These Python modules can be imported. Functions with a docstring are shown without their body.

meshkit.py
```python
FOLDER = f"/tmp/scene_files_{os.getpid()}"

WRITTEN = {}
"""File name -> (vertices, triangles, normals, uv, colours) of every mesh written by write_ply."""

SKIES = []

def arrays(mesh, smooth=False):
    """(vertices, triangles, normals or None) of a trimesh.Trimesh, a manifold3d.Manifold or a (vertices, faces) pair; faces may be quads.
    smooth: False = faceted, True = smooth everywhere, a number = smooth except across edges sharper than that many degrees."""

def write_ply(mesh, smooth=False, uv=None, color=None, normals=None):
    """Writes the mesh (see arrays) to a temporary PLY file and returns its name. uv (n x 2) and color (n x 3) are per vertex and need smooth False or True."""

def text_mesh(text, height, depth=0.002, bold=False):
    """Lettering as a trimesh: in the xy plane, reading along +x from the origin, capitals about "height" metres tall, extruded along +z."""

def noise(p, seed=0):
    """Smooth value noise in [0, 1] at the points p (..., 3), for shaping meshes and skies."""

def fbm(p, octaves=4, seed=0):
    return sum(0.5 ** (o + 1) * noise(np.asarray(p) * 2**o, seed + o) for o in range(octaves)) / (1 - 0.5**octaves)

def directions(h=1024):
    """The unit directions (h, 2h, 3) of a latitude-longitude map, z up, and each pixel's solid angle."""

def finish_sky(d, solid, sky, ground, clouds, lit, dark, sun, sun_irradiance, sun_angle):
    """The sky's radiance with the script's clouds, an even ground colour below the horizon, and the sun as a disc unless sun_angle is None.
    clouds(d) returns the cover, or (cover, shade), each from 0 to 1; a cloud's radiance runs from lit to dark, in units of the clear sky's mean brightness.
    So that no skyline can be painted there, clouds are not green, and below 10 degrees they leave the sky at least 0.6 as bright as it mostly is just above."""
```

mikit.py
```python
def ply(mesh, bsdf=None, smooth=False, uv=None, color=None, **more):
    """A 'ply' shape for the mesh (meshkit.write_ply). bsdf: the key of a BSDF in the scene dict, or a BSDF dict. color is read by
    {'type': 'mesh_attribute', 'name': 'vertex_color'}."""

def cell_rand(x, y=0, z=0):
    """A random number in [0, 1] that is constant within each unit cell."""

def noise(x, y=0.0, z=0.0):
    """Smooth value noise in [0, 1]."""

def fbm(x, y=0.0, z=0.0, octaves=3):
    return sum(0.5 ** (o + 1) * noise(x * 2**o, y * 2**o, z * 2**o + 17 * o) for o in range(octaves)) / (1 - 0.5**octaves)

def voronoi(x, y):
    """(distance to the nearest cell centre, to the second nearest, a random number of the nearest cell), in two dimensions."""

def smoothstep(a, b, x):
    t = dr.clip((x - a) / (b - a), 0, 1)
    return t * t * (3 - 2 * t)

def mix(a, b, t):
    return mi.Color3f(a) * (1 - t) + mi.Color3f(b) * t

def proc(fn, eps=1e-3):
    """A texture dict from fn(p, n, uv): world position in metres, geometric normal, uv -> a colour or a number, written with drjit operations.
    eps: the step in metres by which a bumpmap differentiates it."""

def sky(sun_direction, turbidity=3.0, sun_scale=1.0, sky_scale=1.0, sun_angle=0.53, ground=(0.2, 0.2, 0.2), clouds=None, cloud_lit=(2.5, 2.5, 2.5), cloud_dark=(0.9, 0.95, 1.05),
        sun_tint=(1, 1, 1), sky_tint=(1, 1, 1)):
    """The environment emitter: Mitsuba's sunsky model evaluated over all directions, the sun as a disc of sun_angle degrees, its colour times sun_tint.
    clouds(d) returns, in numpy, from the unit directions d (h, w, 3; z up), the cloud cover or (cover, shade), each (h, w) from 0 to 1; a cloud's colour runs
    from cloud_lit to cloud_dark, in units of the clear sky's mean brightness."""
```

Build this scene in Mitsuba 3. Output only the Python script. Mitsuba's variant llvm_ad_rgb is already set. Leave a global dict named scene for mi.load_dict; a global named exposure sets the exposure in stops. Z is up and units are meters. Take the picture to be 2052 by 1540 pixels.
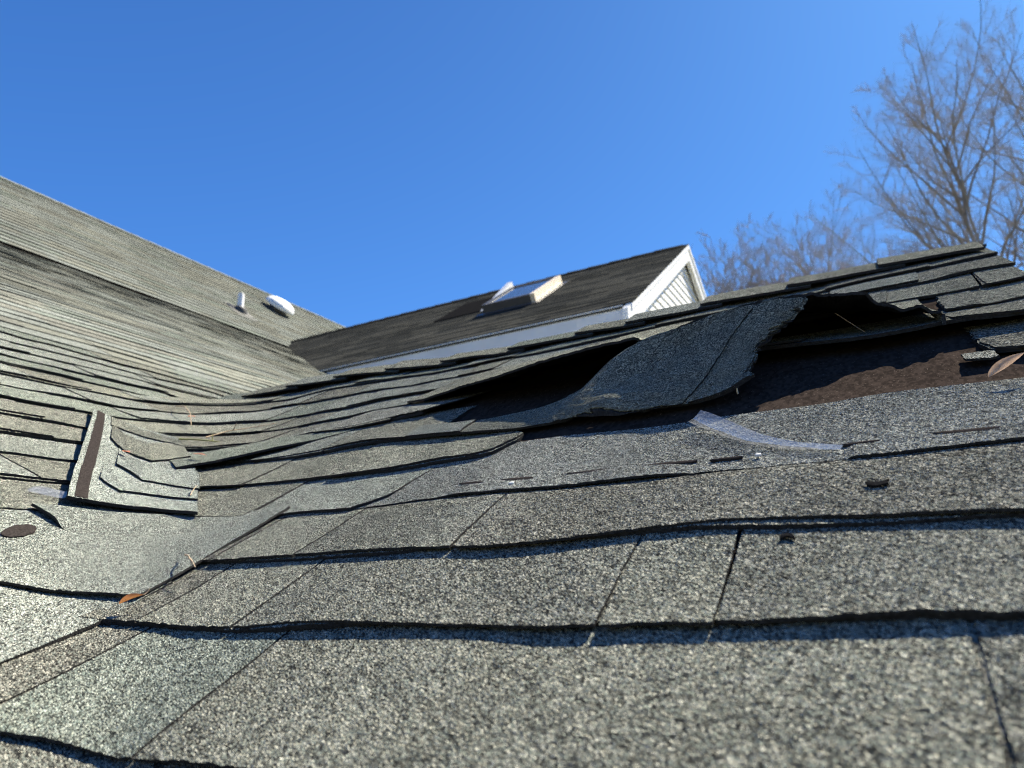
import math
import numpy as np
import drjit as dr
import mitsuba as mi
import mikit
import meshkit
from scipy.interpolate import CubicSpline, PchipInterpolator

T = mi.ScalarTransform4f
Z0 = 3.2                                    # height of the lens above the ground (the person stands on a ladder at the eave)
ORG = np.array([0, 0, Z0])

# ---------------------------------------------------------------- camera, sky, exposure
FWD = np.array([-0.44686526, 0.85197526, 0.27285454])
UP = np.array([0.15851639, -0.2247668, 0.96143249])
scene, labels = {}, {}
scene['camera'] = {'type': 'thinlens', 'fov': math.degrees(2 * math.atan(1026 / 1480)), 'fov_axis': 'x',
                   'to_world': T().look_at(origin=ORG.tolist(), target=(ORG + FWD).tolist(), up=UP.tolist()),
                   'aperture_radius': 0.0019, 'focus_distance': 1.02, 'near_clip': 0.02, 'far_clip': 2000.0}
SUN = (0.300, 0.552, 0.778)
scene['sky_light'] = mikit.sky(SUN, turbidity=2.6, ground=(0.12, 0.12, 0.1), sky_tint=(0.212, 0.40, 0.625), sun_scale=1.28, sun_tint=(0.90, 0.995, 1.06))
exposure = 3.2

# ---------------------------------------------------------------- materials
def tw(b):
    return {'type': 'twosided', 'bsdf': b}

# tones: 0 warm light, 1 grey green, 2 brown black, 3 bluish green, 4 unweathered headlap, 5 charcoal, 6 stained, 7 mid grey
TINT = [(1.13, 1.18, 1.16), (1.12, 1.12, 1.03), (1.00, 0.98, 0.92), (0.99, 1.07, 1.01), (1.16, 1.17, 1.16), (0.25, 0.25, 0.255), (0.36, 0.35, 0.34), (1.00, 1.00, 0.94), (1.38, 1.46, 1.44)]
DARK = [0.16, 0.22, 0.30, 0.20, 0.22, 0.4, 0.4, 0.26, 0.12]

def pick(tone, vals):
    out = vals[0]
    for i in range(1, len(vals)):
        out = dr.select(tone > i - 0.5, vals[i], out)
    return out

def granule_colour(p, n, uv):
    edge = uv.y < 0
    tone = dr.floor(uv.y * 0.5)
    vv = uv.y - 2 * tone
    x, y = uv.x / 0.00165, vv / 0.00165
    d1, d2, r = mikit.voronoi(x + 0.8 * mikit.noise(x * 1.7, y * 1.7, 3), y + 0.8 * mikit.noise(x * 1.7, y * 1.7, 9))
    clump = mikit.noise(x * 0.23, y * 0.23, 5)
    r = dr.clip(r + 0.26 * (clump - 0.5), 0, 1)
    dk = pick(tone, DARK)
    q = (r - dk) / (1 - dk)
    c = mi.Color3f(0.022, 0.023, 0.024)
    c = dr.select(q > 0.0, mi.Color3f(0.080, 0.081, 0.077), c)
    c = dr.select(q > 0.22, mi.Color3f(0.150, 0.157, 0.146), c)
    c = dr.select(q > 0.46, mi.Color3f(0.208, 0.232, 0.218), c)
    c = dr.select(q > 0.68, mi.Color3f(0.305, 0.302, 0.272), c)
    c = dr.select(q > 0.87, mi.Color3f(0.43, 0.43, 0.40), c)
    gap = dr.select(uv.x > 500, 1.0, mikit.smoothstep(0.04, 0.27, d2 - d1))     # loose grains carry one tone each
    c = mikit.mix(mi.Color3f(0.013, 0.013, 0.014), c, gap)
    t = mi.Color3f(*[pick(tone, [k[i] for k in TINT]) for i in range(3)])
    wear = 0.74 + 0.52 * mikit.fbm(p.x * 7, p.y * 7, p.z * 7, 3)
    c = c * t * wear
    return dr.select(edge, mi.Color3f(0.022, 0.022, 0.023) * (0.6 + 1.3 * mikit.noise(uv.x * 700, uv.y * 700)), c)

def granule_height(p, n, uv):
    x, y = uv.x / 0.00165, uv.y / 0.00165
    return 0.62 * mikit.noise(x * 1.05, y * 1.05, 2) + 0.38 * mikit.noise(x * 2.3, y * 2.3, 7)

def far_colour(p, n, uv):
    edge = uv.y < 0
    tone = dr.floor(uv.y * 0.5)
    vv = uv.y - 2 * tone
    t = mi.Color3f(*[pick(tone, [k[i] for k in TINT]) for i in range(3)])
    g = mikit.noise(uv.x / 0.006, vv / 0.006, 1)
    g2 = mikit.fbm(p.x * 2.2, p.y * 2.2, p.z * 2.2, 3)
    c = mi.Color3f(0.132, 0.137, 0.131) * (0.5 + 1.0 * g) * (0.7 + 0.6 * g2) * t
    return dr.select(edge, mi.Color3f(0.055, 0.056, 0.053), c)

def stained_colour(p, n, uv):
    # old dark algae wash running down from the line where the roof changes pitch
    c = far_colour(p, n, uv)
    up = (p.z - Z0 - 1.55) / 2.2
    s = mikit.smoothstep(0.05, 0.95, up + 0.55 * (mikit.fbm(p.y * 0.55, p.z * 5.0, 2, 4) - 0.5) + 0.35 * (mikit.noise(p.y * 1.7, p.z * 14.0, 5) - 0.5))
    return c * (1 - 0.13 * s)

def principled(col, rough=0.8, spec=0.3, **k):
    return tw({'type': 'principled', 'base_color': col, 'roughness': rough, 'specular': spec, **k})

scene['granule'] = {'type': 'bumpmap', 'bump': mikit.proc(granule_height, eps=2.5e-4), 'scale': 0.0011,
                    'bsdf': tw({'type': 'diffuse', 'reflectance': mikit.proc(granule_colour)})}
scene['granule_far'] = tw({'type': 'diffuse', 'reflectance': mikit.proc(far_colour)})
def upper_colour(p, n, uv):
    return dr.select(uv.y < 0, mi.Color3f(0.022, 0.022, 0.021), far_colour(p, n, uv))
scene['granule_upper'] = tw({'type': 'diffuse', 'reflectance': mikit.proc(upper_colour)})
scene['granule_stained'] = tw({'type': 'diffuse', 'reflectance': mikit.proc(stained_colour)})

def felt_colour(p, n, uv):
    a = mikit.fbm(p.x * 260, p.y * 110, p.z * 110, 3)
    b = mikit.fbm(p.x * 17, p.y * 17, p.z * 17, 3)
    grit = mikit.smoothstep(0.86, 0.93, mikit.noise(p.x * 520, p.y * 520, p.z * 520))
    return mikit.mix(mikit.mix((0.022, 0.0175, 0.0155), (0.040, 0.031, 0.027), mikit.smoothstep(0.3, 0.7, a)) * (0.85 + 0.3 * b), (0.24, 0.2, 0.17), grit * 0.4)

def felt_height(p, n, uv):
    return mikit.fbm(p.x * 330, p.y * 190, p.z * 190, 3)

scene['felt'] = {'type': 'bumpmap', 'bump': mikit.proc(felt_height, eps=4e-4), 'scale': 0.0004, 'bsdf': tw({'type': 'diffuse', 'reflectance': mikit.proc(felt_colour)})}
scene['asphalt'] = tw({'type': 'diffuse', 'reflectance': mikit.proc(lambda p, n, uv: mi.Color3f(0.012, 0.012, 0.013) * (0.6 + 0.8 * mikit.noise(p.x * 600, p.y * 600, p.z * 600)))})
def sealant_colour(p, n, uv):
    g = mikit.noise(p.x * 700, p.y * 700, p.z * 700)
    return mikit.mix((0.012, 0.010, 0.010), (0.045, 0.039, 0.038), g)
scene['sealant'] = tw({'type': 'diffuse', 'reflectance': mikit.proc(sealant_colour)})
def paint(base, dirt=0.12):
    def f(p, n, uv):
        g = mikit.fbm(p.x * 3.1, p.y * 3.1, p.z * 6.0, 4)
        return mi.Color3f(*base) * (1 - dirt + 2 * dirt * (g - 0.5))
    return mikit.proc(f)
scene['white_vinyl'] = principled(paint((0.70, 0.71, 0.72)), 0.45, 0.45)
scene['white_metal'] = principled(paint((0.66, 0.67, 0.68)), 0.4, 0.5)
scene['soffit_vinyl'] = principled(paint((0.60, 0.60, 0.57)), 0.55, 0.4)
scene['cream_metal'] = principled(paint((0.70, 0.60, 0.47)), 0.5, 0.4)
scene['dark_metal'] = principled(paint((0.05, 0.05, 0.055)), 0.45, 0.5)
scene['skylight_glass'] = tw({'type': 'principled', 'base_color': {'type': 'rgb', 'value': [0.03, 0.035, 0.04]}, 'roughness': 0.06, 'specular': 0.6})
scene['lead_boot'] = principled(paint((0.06, 0.06, 0.06)), 0.6, 0.4)
scene['wall_paint'] = principled(paint((0.62, 0.60, 0.55)), 0.7, 0.3)
def bark_colour(p, n, uv):
    g = mikit.fbm(p.x * 14, p.y * 14, p.z * 4, 3)
    return mikit.mix((0.11, 0.097, 0.08), (0.29, 0.26, 0.215), g)
scene['bark'] = principled(mikit.proc(bark_colour), 0.85, 0.2)
scene['twig_bark'] = principled(mikit.proc(lambda p, n, uv: mi.Color3f(0.33, 0.29, 0.25)), 0.85, 0.2)
def leaf_colour(base):
    def f(p, n, uv):
        vein = 1 - mikit.smoothstep(0.0, 0.06, dr.abs(uv.y - 0.5)) + 0.5 * (1 - mikit.smoothstep(0.03, 0.16, dr.abs(dr.abs(uv.y - 0.5) * 4 + uv.x * 9 - dr.floor(dr.abs(uv.y - 0.5) * 4 + uv.x * 9) - 0.5)))
        g = mikit.fbm(p.x * 180, p.y * 180, p.z * 180, 3)
        return mi.Color3f(*base) * (0.65 + 0.6 * g) * (1 + 0.22 * vein)
    return mikit.proc(f)
scene['tan_leaf'] = {'type': 'principledthin', 'base_color': leaf_colour((0.66, 0.45, 0.31)), 'roughness': 0.6, 'diff_trans': 1.1}
scene['orange_leaf'] = {'type': 'principledthin', 'base_color': leaf_colour((0.50, 0.23, 0.09)), 'roughness': 0.6, 'diff_trans': 0.5}
scene['pink_leaf'] = {'type': 'principledthin', 'base_color': leaf_colour((0.55, 0.24, 0.16)), 'roughness': 0.6, 'diff_trans': 0.5}
scene['dry_stem'] = principled(mikit.proc(lambda p, n, uv: mi.Color3f(0.33, 0.24, 0.16) * (0.6 + 0.8 * mikit.noise(p.x * 300, p.y * 300, p.z * 300))), 0.7, 0.3)
scene['green_stem'] = principled(mikit.proc(lambda p, n, uv: mi.Color3f(0.26, 0.25, 0.10) * (0.6 + 0.8 * mikit.noise(p.x * 300, p.y * 300, p.z * 300))), 0.7, 0.3)
def film_weight(p, n, uv):
    g = mikit.fbm(uv.x * 420, uv.y * 700, 2, 3) * 0.75 + 0.25 * mikit.noise(uv.x * 40, uv.y * 160, 3)
    return 0.10 + 0.36 * mikit.smoothstep(0.35, 0.8, g)
scene['clear_film'] = {'type': 'blendbsdf', 'weight': mikit.proc(film_weight), 'a': {'type': 'thindielectric'},
                       'b': {'type': 'principledthin', 'base_color': {'type': 'rgb', 'value': [0.5, 0.51, 0.53]}, 'roughness': 0.3, 'diff_trans': 1.0}}
scene['nail_white'] = principled(mikit.proc(lambda p, n, uv: mi.Color3f(0.42, 0.43, 0.45)), 0.6, 0.3)
scene['nail_steel'] = {'type': 'roughconductor', 'material': 'Al', 'alpha': 0.3}
def ground_colour(p, n, uv):
    g = mikit.fbm(p.x * 0.7, p.y * 0.7, 1, 4)
    return mikit.mix((0.07, 0.075, 0.035), (0.16, 0.14, 0.075), g) * (0.7 + 0.6 * mikit.noise(p.x * 30, p.y * 30))
scene['lawn'] = principled(mikit.proc(ground_colour), 0.95, 0.1)

# ---------------------------------------------------------------- small mesh helpers
class Bag:
    """Collects triangles with uv; normals are smoothed inside each piece."""
    def __init__(self):
        self.v, self.f, self.uv, self.n = [], [], [], 0
    def add(self, v, f, uv=None):
        v = np.asarray(v, float).reshape(-1, 3)
        f = np.asarray(f, int)
        if f.shape[1] == 4:
            f = np.vstack([f[:, [0, 1, 2]], f[:, [0, 2, 3]]])
        self.v.append(v); self.f.append(f + self.n)
        self.uv.append(np.zeros((len(v), 2)) if uv is None else np.asarray(uv, float).reshape(-1, 2))
        self.n += len(v)
        return self
    def dict(self, bsdf, smooth=True):
        m = (np.vstack(self.v) + ORG, np.vstack(self.f))
        return mikit.ply(m, bsdf, smooth=smooth, uv=np.vstack(self.uv))
    def put(self, key, bsdf, smooth=True):
        k = numbered(key)
        scene[k] = self.dict(bsdf, smooth)
        return k

used = {}
def numbered(key):
    i = used.get(key, 0); used[key] = i + 1
    return key if i == 0 else f'{key}_{i:03d}'

def quads(n, m):
    i, j = np.meshgrid(np.arange(n - 1), np.arange(m - 1), indexing='ij')
    a = (i * m + j).ravel()
    return np.stack([a, a + m, a + m + 1, a + 1], 1)

def grid_normals(P):
    du, dv = np.gradient(P, axis=0), np.gradient(P, axis=1)
    n = np.cross(du, dv)
    return n / (np.linalg.norm(n, axis=2, keepdims=True) + 1e-12)

def slab_from_grid(bag, P, N, th, uv, back_uv=-0.6):
    """A sheet of thickness th under the grid P (n x m), with its own side faces. Orientation: du x dv along N."""
    n, m = P.shape[:2]
    q = quads(n, m)
    bag.add(P, q, uv)
    B = P - N * th
    ub = uv.copy().reshape(-1, 2); ub[:, 1] = back_uv - 0.3 * np.abs(np.modf(ub[:, 1] * 0.5)[0])
    bag.add(B, q[:, ::-1], ub)
    loops = [(P[:, 0], B[:, 0], uv[:, 0], 1), (P[:, -1], B[:, -1], uv[:, -1], -1), (P[0, :], B[0, :], uv[0, :], -1), (P[-1, :], B[-1, :], uv[-1, :], 1)]
    for a, b, u, s in loops:
        k = len(a)
        pts = np.stack([a, b], 1)
        uu = np.stack([np.stack([u[:, 0] + u[:, 1], np.full(k, -0.1)], 1), np.stack([u[:, 0] + u[:, 1], np.full(k, -0.1 - th)], 1)], 1)
        f = quads(k, 2)
        bag.add(pts, f if s < 0 else f[:, ::-1], uu)

def box(bag, lo, hi, uv=None):
    x0, y0, z0 = lo; x1, y1, z1 = hi
    c = np.array([[x0, y0, z0], [x1, y0, z0], [x1, y1, z0], [x0, y1, z0], [x0, y0, z1], [x1, y0, z1], [x1, y1, z1], [x0, y1, z1]], float)
    hexa(bag, c)

def hexa(bag, c):
    """Eight corners: bottom ring, top ring (counter-clockwise from above); faces do not share vertices."""
    for f in ((3, 2, 1, 0), (4, 5, 6, 7), (0, 1, 5, 4), (1, 2, 6, 5), (2, 3, 7, 6), (3, 0, 4, 7)):
        bag.add(c[list(f)], [[0, 1, 2, 3]], [[0, 0], [1, 0], [1, 1], [0, 1]])

def tube(bag, pts, rad, sides=6, cap=True):
    p = np.asarray(pts, float); r = np.broadcast_to(np.asarray(rad, float), (len(p),))
    t = np.gradient(p, axis=0); t /= np.linalg.norm(t, axis=1, keepdims=True) + 1e-12
    ref = np.array([0.31, 0.2, 0.93]) if abs(t[0, 2]) < 0.8 else np.array([0.93, 0.2, 0.31])
    a = np.cross(t, ref); a /= np.linalg.norm(a, axis=1, keepdims=True) + 1e-12
    b = np.cross(t, a)
    g = np.arange(sides) * 2 * np.pi / sides
    v = p[:, None] + r[:, None, None] * (np.cos(g)[None, :, None] * a[:, None] + np.sin(g)[None, :, None] * b[:, None])
    i, j = np.meshgrid(np.arange(len(p) - 1), np.arange(sides), indexing='ij')
    q = np.stack([i * sides + j, i * sides + (j + 1) % sides, (i + 1) * sides + (j + 1) % sides, (i + 1) * sides + j], -1).reshape(-1, 4)
    bag.add(v.reshape(-1, 3), q)
    if cap:
        k = [[0, i + 1, i] for i in range(1, sides - 1)]
        bag.add(v[0], np.array(k)); bag.add(v[-1], np.array(k)[:, ::-1])

def fb(x, y, s, seed, o=3):
    """Signed smooth noise in about [-0.5, 0.5]."""
    q = np.stack([np.asarray(x, float) / s, np.asarray(y, float) / s, np.zeros_like(np.asarray(x, float)) + seed * 3.7], -1)
    return meshkit.fbm(q, o, seed) - 0.5

rng = np.random.default_rng(11)

# ---------------------------------------------------------------- the two roof slopes and the woven valley between them
# k counts shingle courses up the slope. Slope of the small gable: 30 degrees, courses along x. Slope of the main roof: 27.5 degrees, courses along y.
EXPO = 0.142
TANM = math.tan(math.radians(27.5))
def v_of(k): return 0.454 + EXPO * k
def yn(k): return 0.145 + 0.8660 * v_of(k)
def zn(k): return 0.5 * v_of(k) - 0.2511
def zm(k): return 0.125 + 0.0615 * (k - 2)
def xm(k): return -(zm(k) + 0.42) / TANM
def rr(k): return np.interp(k, [-1, 1, 3, 10], [0.12, 0.15, 0.28, 0.40])
RIDGE_K = 10.36
RAKE_X = 0.235

def sag(x, y):
    ridge_dip = 0.024 * np.exp(-((np.asarray(x) + 0.95) / 0.6) ** 2) * np.clip((np.asarray(y) - 1.15) / 0.65, 0, 1)   # the old ridge sags
    return 0.022 * fb(x, y, 0.55, 1) + 0.013 * fb(x, y, 0.17, 2, 2) - ridge_dip

def P_valley(a, k):
    """Course line k of gable slope, valley and main slope at path position a (a > 0: gable side, a < 0: main side)."""
    a, k = np.broadcast_arrays(np.asarray(a, float), np.asarray(k, float))
    x0, y0, z0, z1, r = xm(k), yn(k), zn(k), zm(k), rr(k)
    t = np.clip((r - a) / (2 * r), 0, 1)
    A = np.stack([x0 + r, y0, z0], -1); B = np.stack([x0, y0, (z0 + z1) / 2], -1); C = np.stack([x0, y0 - r, z1], -1)
    t = t[..., None]
    p = (1 - t) ** 2 * A + 2 * t * (1 - t) * B + t * t * C
    p[..., 0] += np.maximum(a - r, 0)
    p[..., 1] += np.minimum(a + r, 0)
    p[..., 2] += sag(p[..., 0], p[..., 1])
    return p

def P_main(a, k):
    """Main slope only; a is the world y."""
    a, k = np.broadcast_arrays(np.asarray(a, float), np.asarray(k, float))
    z = zm(k)
    return np.stack([xm(k), a, z + sag(xm(k), a)], -1)

def at(x, v, w=0.0):
    """A point of the gable slope: x along the course, v up the slope, w off it."""
    x, v, w = np.broadcast_arrays(np.asarray(x, float), np.asarray(v, float), np.asarray(w, float))
    return np.stack([x, 0.145 + 0.8660 * v - 0.5 * w, 0.5 * v - 0.2511 + 0.866 * w + sag(x, 0.145 + 0.866 * v)], -1)

def end(e, kk):
    """Where a sheet ends: ('x', value) on the gable side, ('y', value) on the main side, or a function of k giving x."""
    kind, val = e
    if callable(val): val = val(kk)
    return (val - xm(kk)) if kind == 'x' else (val - yn(kk))

GRAINS = [0]
def grains(bag, P, N, uv, s_max, da_len, dk_len, seed, density=330000.0):
    """The mineral grains standing on a near sheet: small squashed pyramids, each of one colour."""
    g = np.random.default_rng(seed + 5000)
    n, m = P.shape[:2]
    pitch = density ** -0.5
    nu, nv = max(1, int(da_len / pitch)), max(1, int(dk_len * s_max / pitch))
    fi = (np.arange(nu)[:, None] + g.uniform(0, 1, (nu, nv))) / nu * (n - 1.001)
    fj = (np.arange(nv)[None, :] + g.uniform(0, 1, (nu, nv))) / nv * s_max * (m - 1.001)
    fi, fj = fi.ravel(), fj.ravel()
    i, j = fi.astype(int), fj.astype(int); a, b = (fi - i)[:, None], (fj - j)[:, None]
    def lerp(G): return (G[i, j] * (1 - a) + G[i + 1, j] * a) * (1 - b) + (G[i, j + 1] * (1 - a) + G[i + 1, j + 1] * a) * b
    c = lerp(P)
    near = np.linalg.norm(c, axis=1)
    c_cam = np.stack([c @ np.cross(FWD, UP), c @ UP, c @ FWD], 1)
    keep = (c_cam[:, 2] > 0.2) & (near < 1.15) & (np.abs(c_cam[:, 0]) < 0.80 * c_cam[:, 2]) & (c_cam[:, 1] > -0.62 * c_cam[:, 2])
    keep &= g.uniform(0, 1, len(c)) > 0.10 + 0.35 * np.clip(fb(c[:, 0], c[:, 1], 0.03, 77, 2) * 4, 0, 1)
    c, nn, u = c[keep], lerp(N)[keep], lerp(uv)[keep]
    q = len(c)
    if q == 0: return
    nn /= np.linalg.norm(nn, axis=1, keepdims=True)
    t1 = np.cross(nn, [0.3, 0.9, 0.2]); t1 /= np.linalg.norm(t1, axis=1, keepdims=True); t2 = np.cross(nn, t1)
    ang = g.uniform(0, 2 * np.pi, q)[:, None] + np.arange(4)[None] * np.pi / 2 + g.normal(0, 0.25, (q, 4))
    rad = g.uniform(0.55, 1.05, (q, 1)) * g.uniform(0.75, 1.2, (q, 4)) * 0.001
    base = c[:, None] + rad[..., None] * (np.cos(ang)[..., None] * t1[:, None] + np.sin(ang)[..., None] * t2[:, None]) - 0.0002 * nn[:, None]
    top = c + nn * g.uniform(0.00035, 0.00085, (q, 1)) + t1 * g.normal(0, 0.00025, (q, 1)) + t2 * g.normal(0, 0.00025, (q, 1))
    v = np.concatenate([base, top[:, None]], 1).reshape(-1, 3)
    o = np.arange(q)[:, None] * 5
    f = np.concatenate([np.concatenate([o + k, o + (k + 1) % 4, o + 4], 1) for k in range(4)])
    uu = np.repeat(np.stack([u[:, 0] + 600, u[:, 1]], 1), 5, 0)
    GRAINS[0] += q
    bag.add(v, f, uu)

def course_sheet(bag, k0, k1, eL, eR, da, nk, base, rise, th, tone, ragged=0.0024, lift=None, seed=0, main=False, sidejit=0.0012, kfun=None, uoff=None, grain=0.0):
    """One sheet of roofing from course line k0 (its butt) to k1, between two ends; base is the height of its top at k1, rise what the butt gains."""
    s = np.linspace(0, 1, nk)
    kk = k0 + (k1 - k0) * s
    if main:
        aL, aR = np.full(nk, eL[1]), np.full(nk, eR[1])
    else:
        aL, aR = end(eL, kk), end(eR, kk)
    n = max(2, int(np.ceil(np.max(aR - aL) / da)) + 1)
    q = np.linspace(0, 1, n)[:, None]
    aL = aL + sidejit * 2 * fb(kk * EXPO, kk * 0 + seed, 0.006, seed + 4, 2)
    aR = aR + sidejit * 2 * fb(kk * EXPO, kk * 0 + seed + 9, 0.006, seed + 5, 2)
    A = aL[None, :] + (aR - aL)[None, :] * q
    K = np.repeat(kk[None, :], n, 0).copy()
    if ragged:
        j = ragged * 2 * fb(A[:, 0], A[:, 0] * 0 + k0, 0.005, seed + 6, 2) / EXPO + 0.24 * fb(A[:, 0], A[:, 0] * 0 + k0 * 5.1, 0.28, 21 + int(k0 * 7) % 50, 2)
        K += (j[:, None] * (1 - s)[None, :] ** 2)
    if kfun is not None:
        K += kfun(A) * (1 - s)[None, :]
    fn = P_main if main else P_valley
    P = fn(A, K)
    N = -grid_normals(P)
    N[N[..., 2] < 0] *= -1
    off = base + rise * (1 - s)[None, :] + np.zeros_like(A)
    wave = 0.5 + fb(A, K * 0 + k0 * 3.3, 0.16, 31, 2)
    off += 0.0050 * np.maximum(wave - 0.45, 0) * ((1 - s) ** 2)[None, :] * 2
    if lift is not None:
        off += lift(A, K, s[None, :], P)
    P = P + N * off[..., None]
    U = A - A.min() + (rng.uniform(0, 30) if uoff is None else uoff)
    V = np.repeat((s * (k1 - k0) * EXPO)[None, :], n, 0)
    tn = tone if np.ndim(tone) == 0 else tone
    uv = np.stack([U, 2 * tn + 0.05 + V], -1)
    if not main or True:
        # a runs towards +x / +y, k runs up the slope
        slab_from_grid(bag, P, N, th, uv)
    if grain:
        grains(bag, P, N, uv, grain, float(np.mean(aR - aL)), (k1 - k0) * EXPO, seed + int(k0 * 100) + 977)
    return P

SH = 'house__gable_roof__shingle'
TH = 0.0056
def lay_course(k, joints, tones, raised, key=SH, da=0.006, nk=22, k1=None, first=None, last=None, lift=None, split=4, gap=0.0016, mat='granule', main=False, seed=0, kfun=None, grain=False):
    """joints: ends from left to right. Every 'split' tabs form one shingle (one mesh): an under layer and the raised tabs on it."""
    k1 = k + 1.3 if k1 is None else k1
    n = len(joints) - 1
    i = 0
    while i < n:
        jn = min(n, i + split)
        bag = Bag()
        def sh(e, d):
            kind, val = e
            return (kind, (lambda kk, val=val, d=d: val(kk) + d) if callable(val) else val + d)
        course_sheet(bag, k, k1, sh(joints[i], gap), sh(joints[jn], -gap), da, nk, -0.0055, 0.0072, TH, tones[i % len(tones)], lift=lift, seed=seed + i, main=main, kfun=kfun, grain=0.80 if grain else 0)
        for t in range(i, jn):
            if raised[t % len(raised)]:
                course_sheet(bag, k - 0.022 + 0.010 * fb(np.array(t * 1.7), np.array(k * 2.3), 0.5, 33) * 2, k1 - 0.12, sh(joints[t], gap + 0.001), sh(joints[t + 1], -gap), da, nk, -0.0033, 0.0083, 0.0030, tones[(t + 1) % len(tones)], lift=lift, seed=seed + t + 50, main=main, kfun=kfun, grain=0.86 if grain else 0)
            elif t > i and tones[t % len(tones)] != tones[i % len(tones)]:
                course_sheet(bag, k + 0.004, k1 - 0.2, sh(joints[t], gap), sh(joints[t + 1], -gap), da, nk, -0.0047, 0.0058, 0.001, tones[t % len(tones)], lift=lift, seed=seed + t + 90, main=main, kfun=kfun, grain=0.86 if grain else 0)
        bag.put(key, mat)
        i = jn

def tab_joints(k, x_right, y_left, r, fixed=()):
    """Random tab joints from the main side (y) round the valley to x_right."""
    xs = [x_right]
    lo = xm(k) + 0.16
    for f in sorted(fixed, reverse=True):
        if xs[-1] - f > 0.4: xs += list(np.linspace(xs[-1], f, int((xs[-1] - f) / 0.19) + 1)[1:-1])
        xs.append(f)
    while xs[-1] - lo > 0.26:
        xs.append(xs[-1] - r.uniform(0.1, 0.24))
    if xs[-1] > lo + 0.06: xs.append(lo)
    ys = [yn(k) - 0.16 - r.uniform(0, 0.12)]
    while ys[-1] - y_left > 0.1:
        ys.append(ys[-1] - r.uniform(0.12, 0.27))
    return [('y', y) for y in reversed(ys)] + [('x', x) for x in reversed(xs)]

def tonerow(r, n, light=0.5):
    return [int(r.choice([0, 1, 3, 2, 7], p=[light * 0.5, 0.28, 0.16, 0.28 - light * 0.22, 0.28 - light * 0.28])) for _ in range(n)]

def flags(r, n):
    out, s = [], bool(r.integers(2))
    for _ in range(n):
        out.append(s); s = (not s) if r.random() < 0.8 else s
    return out

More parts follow.
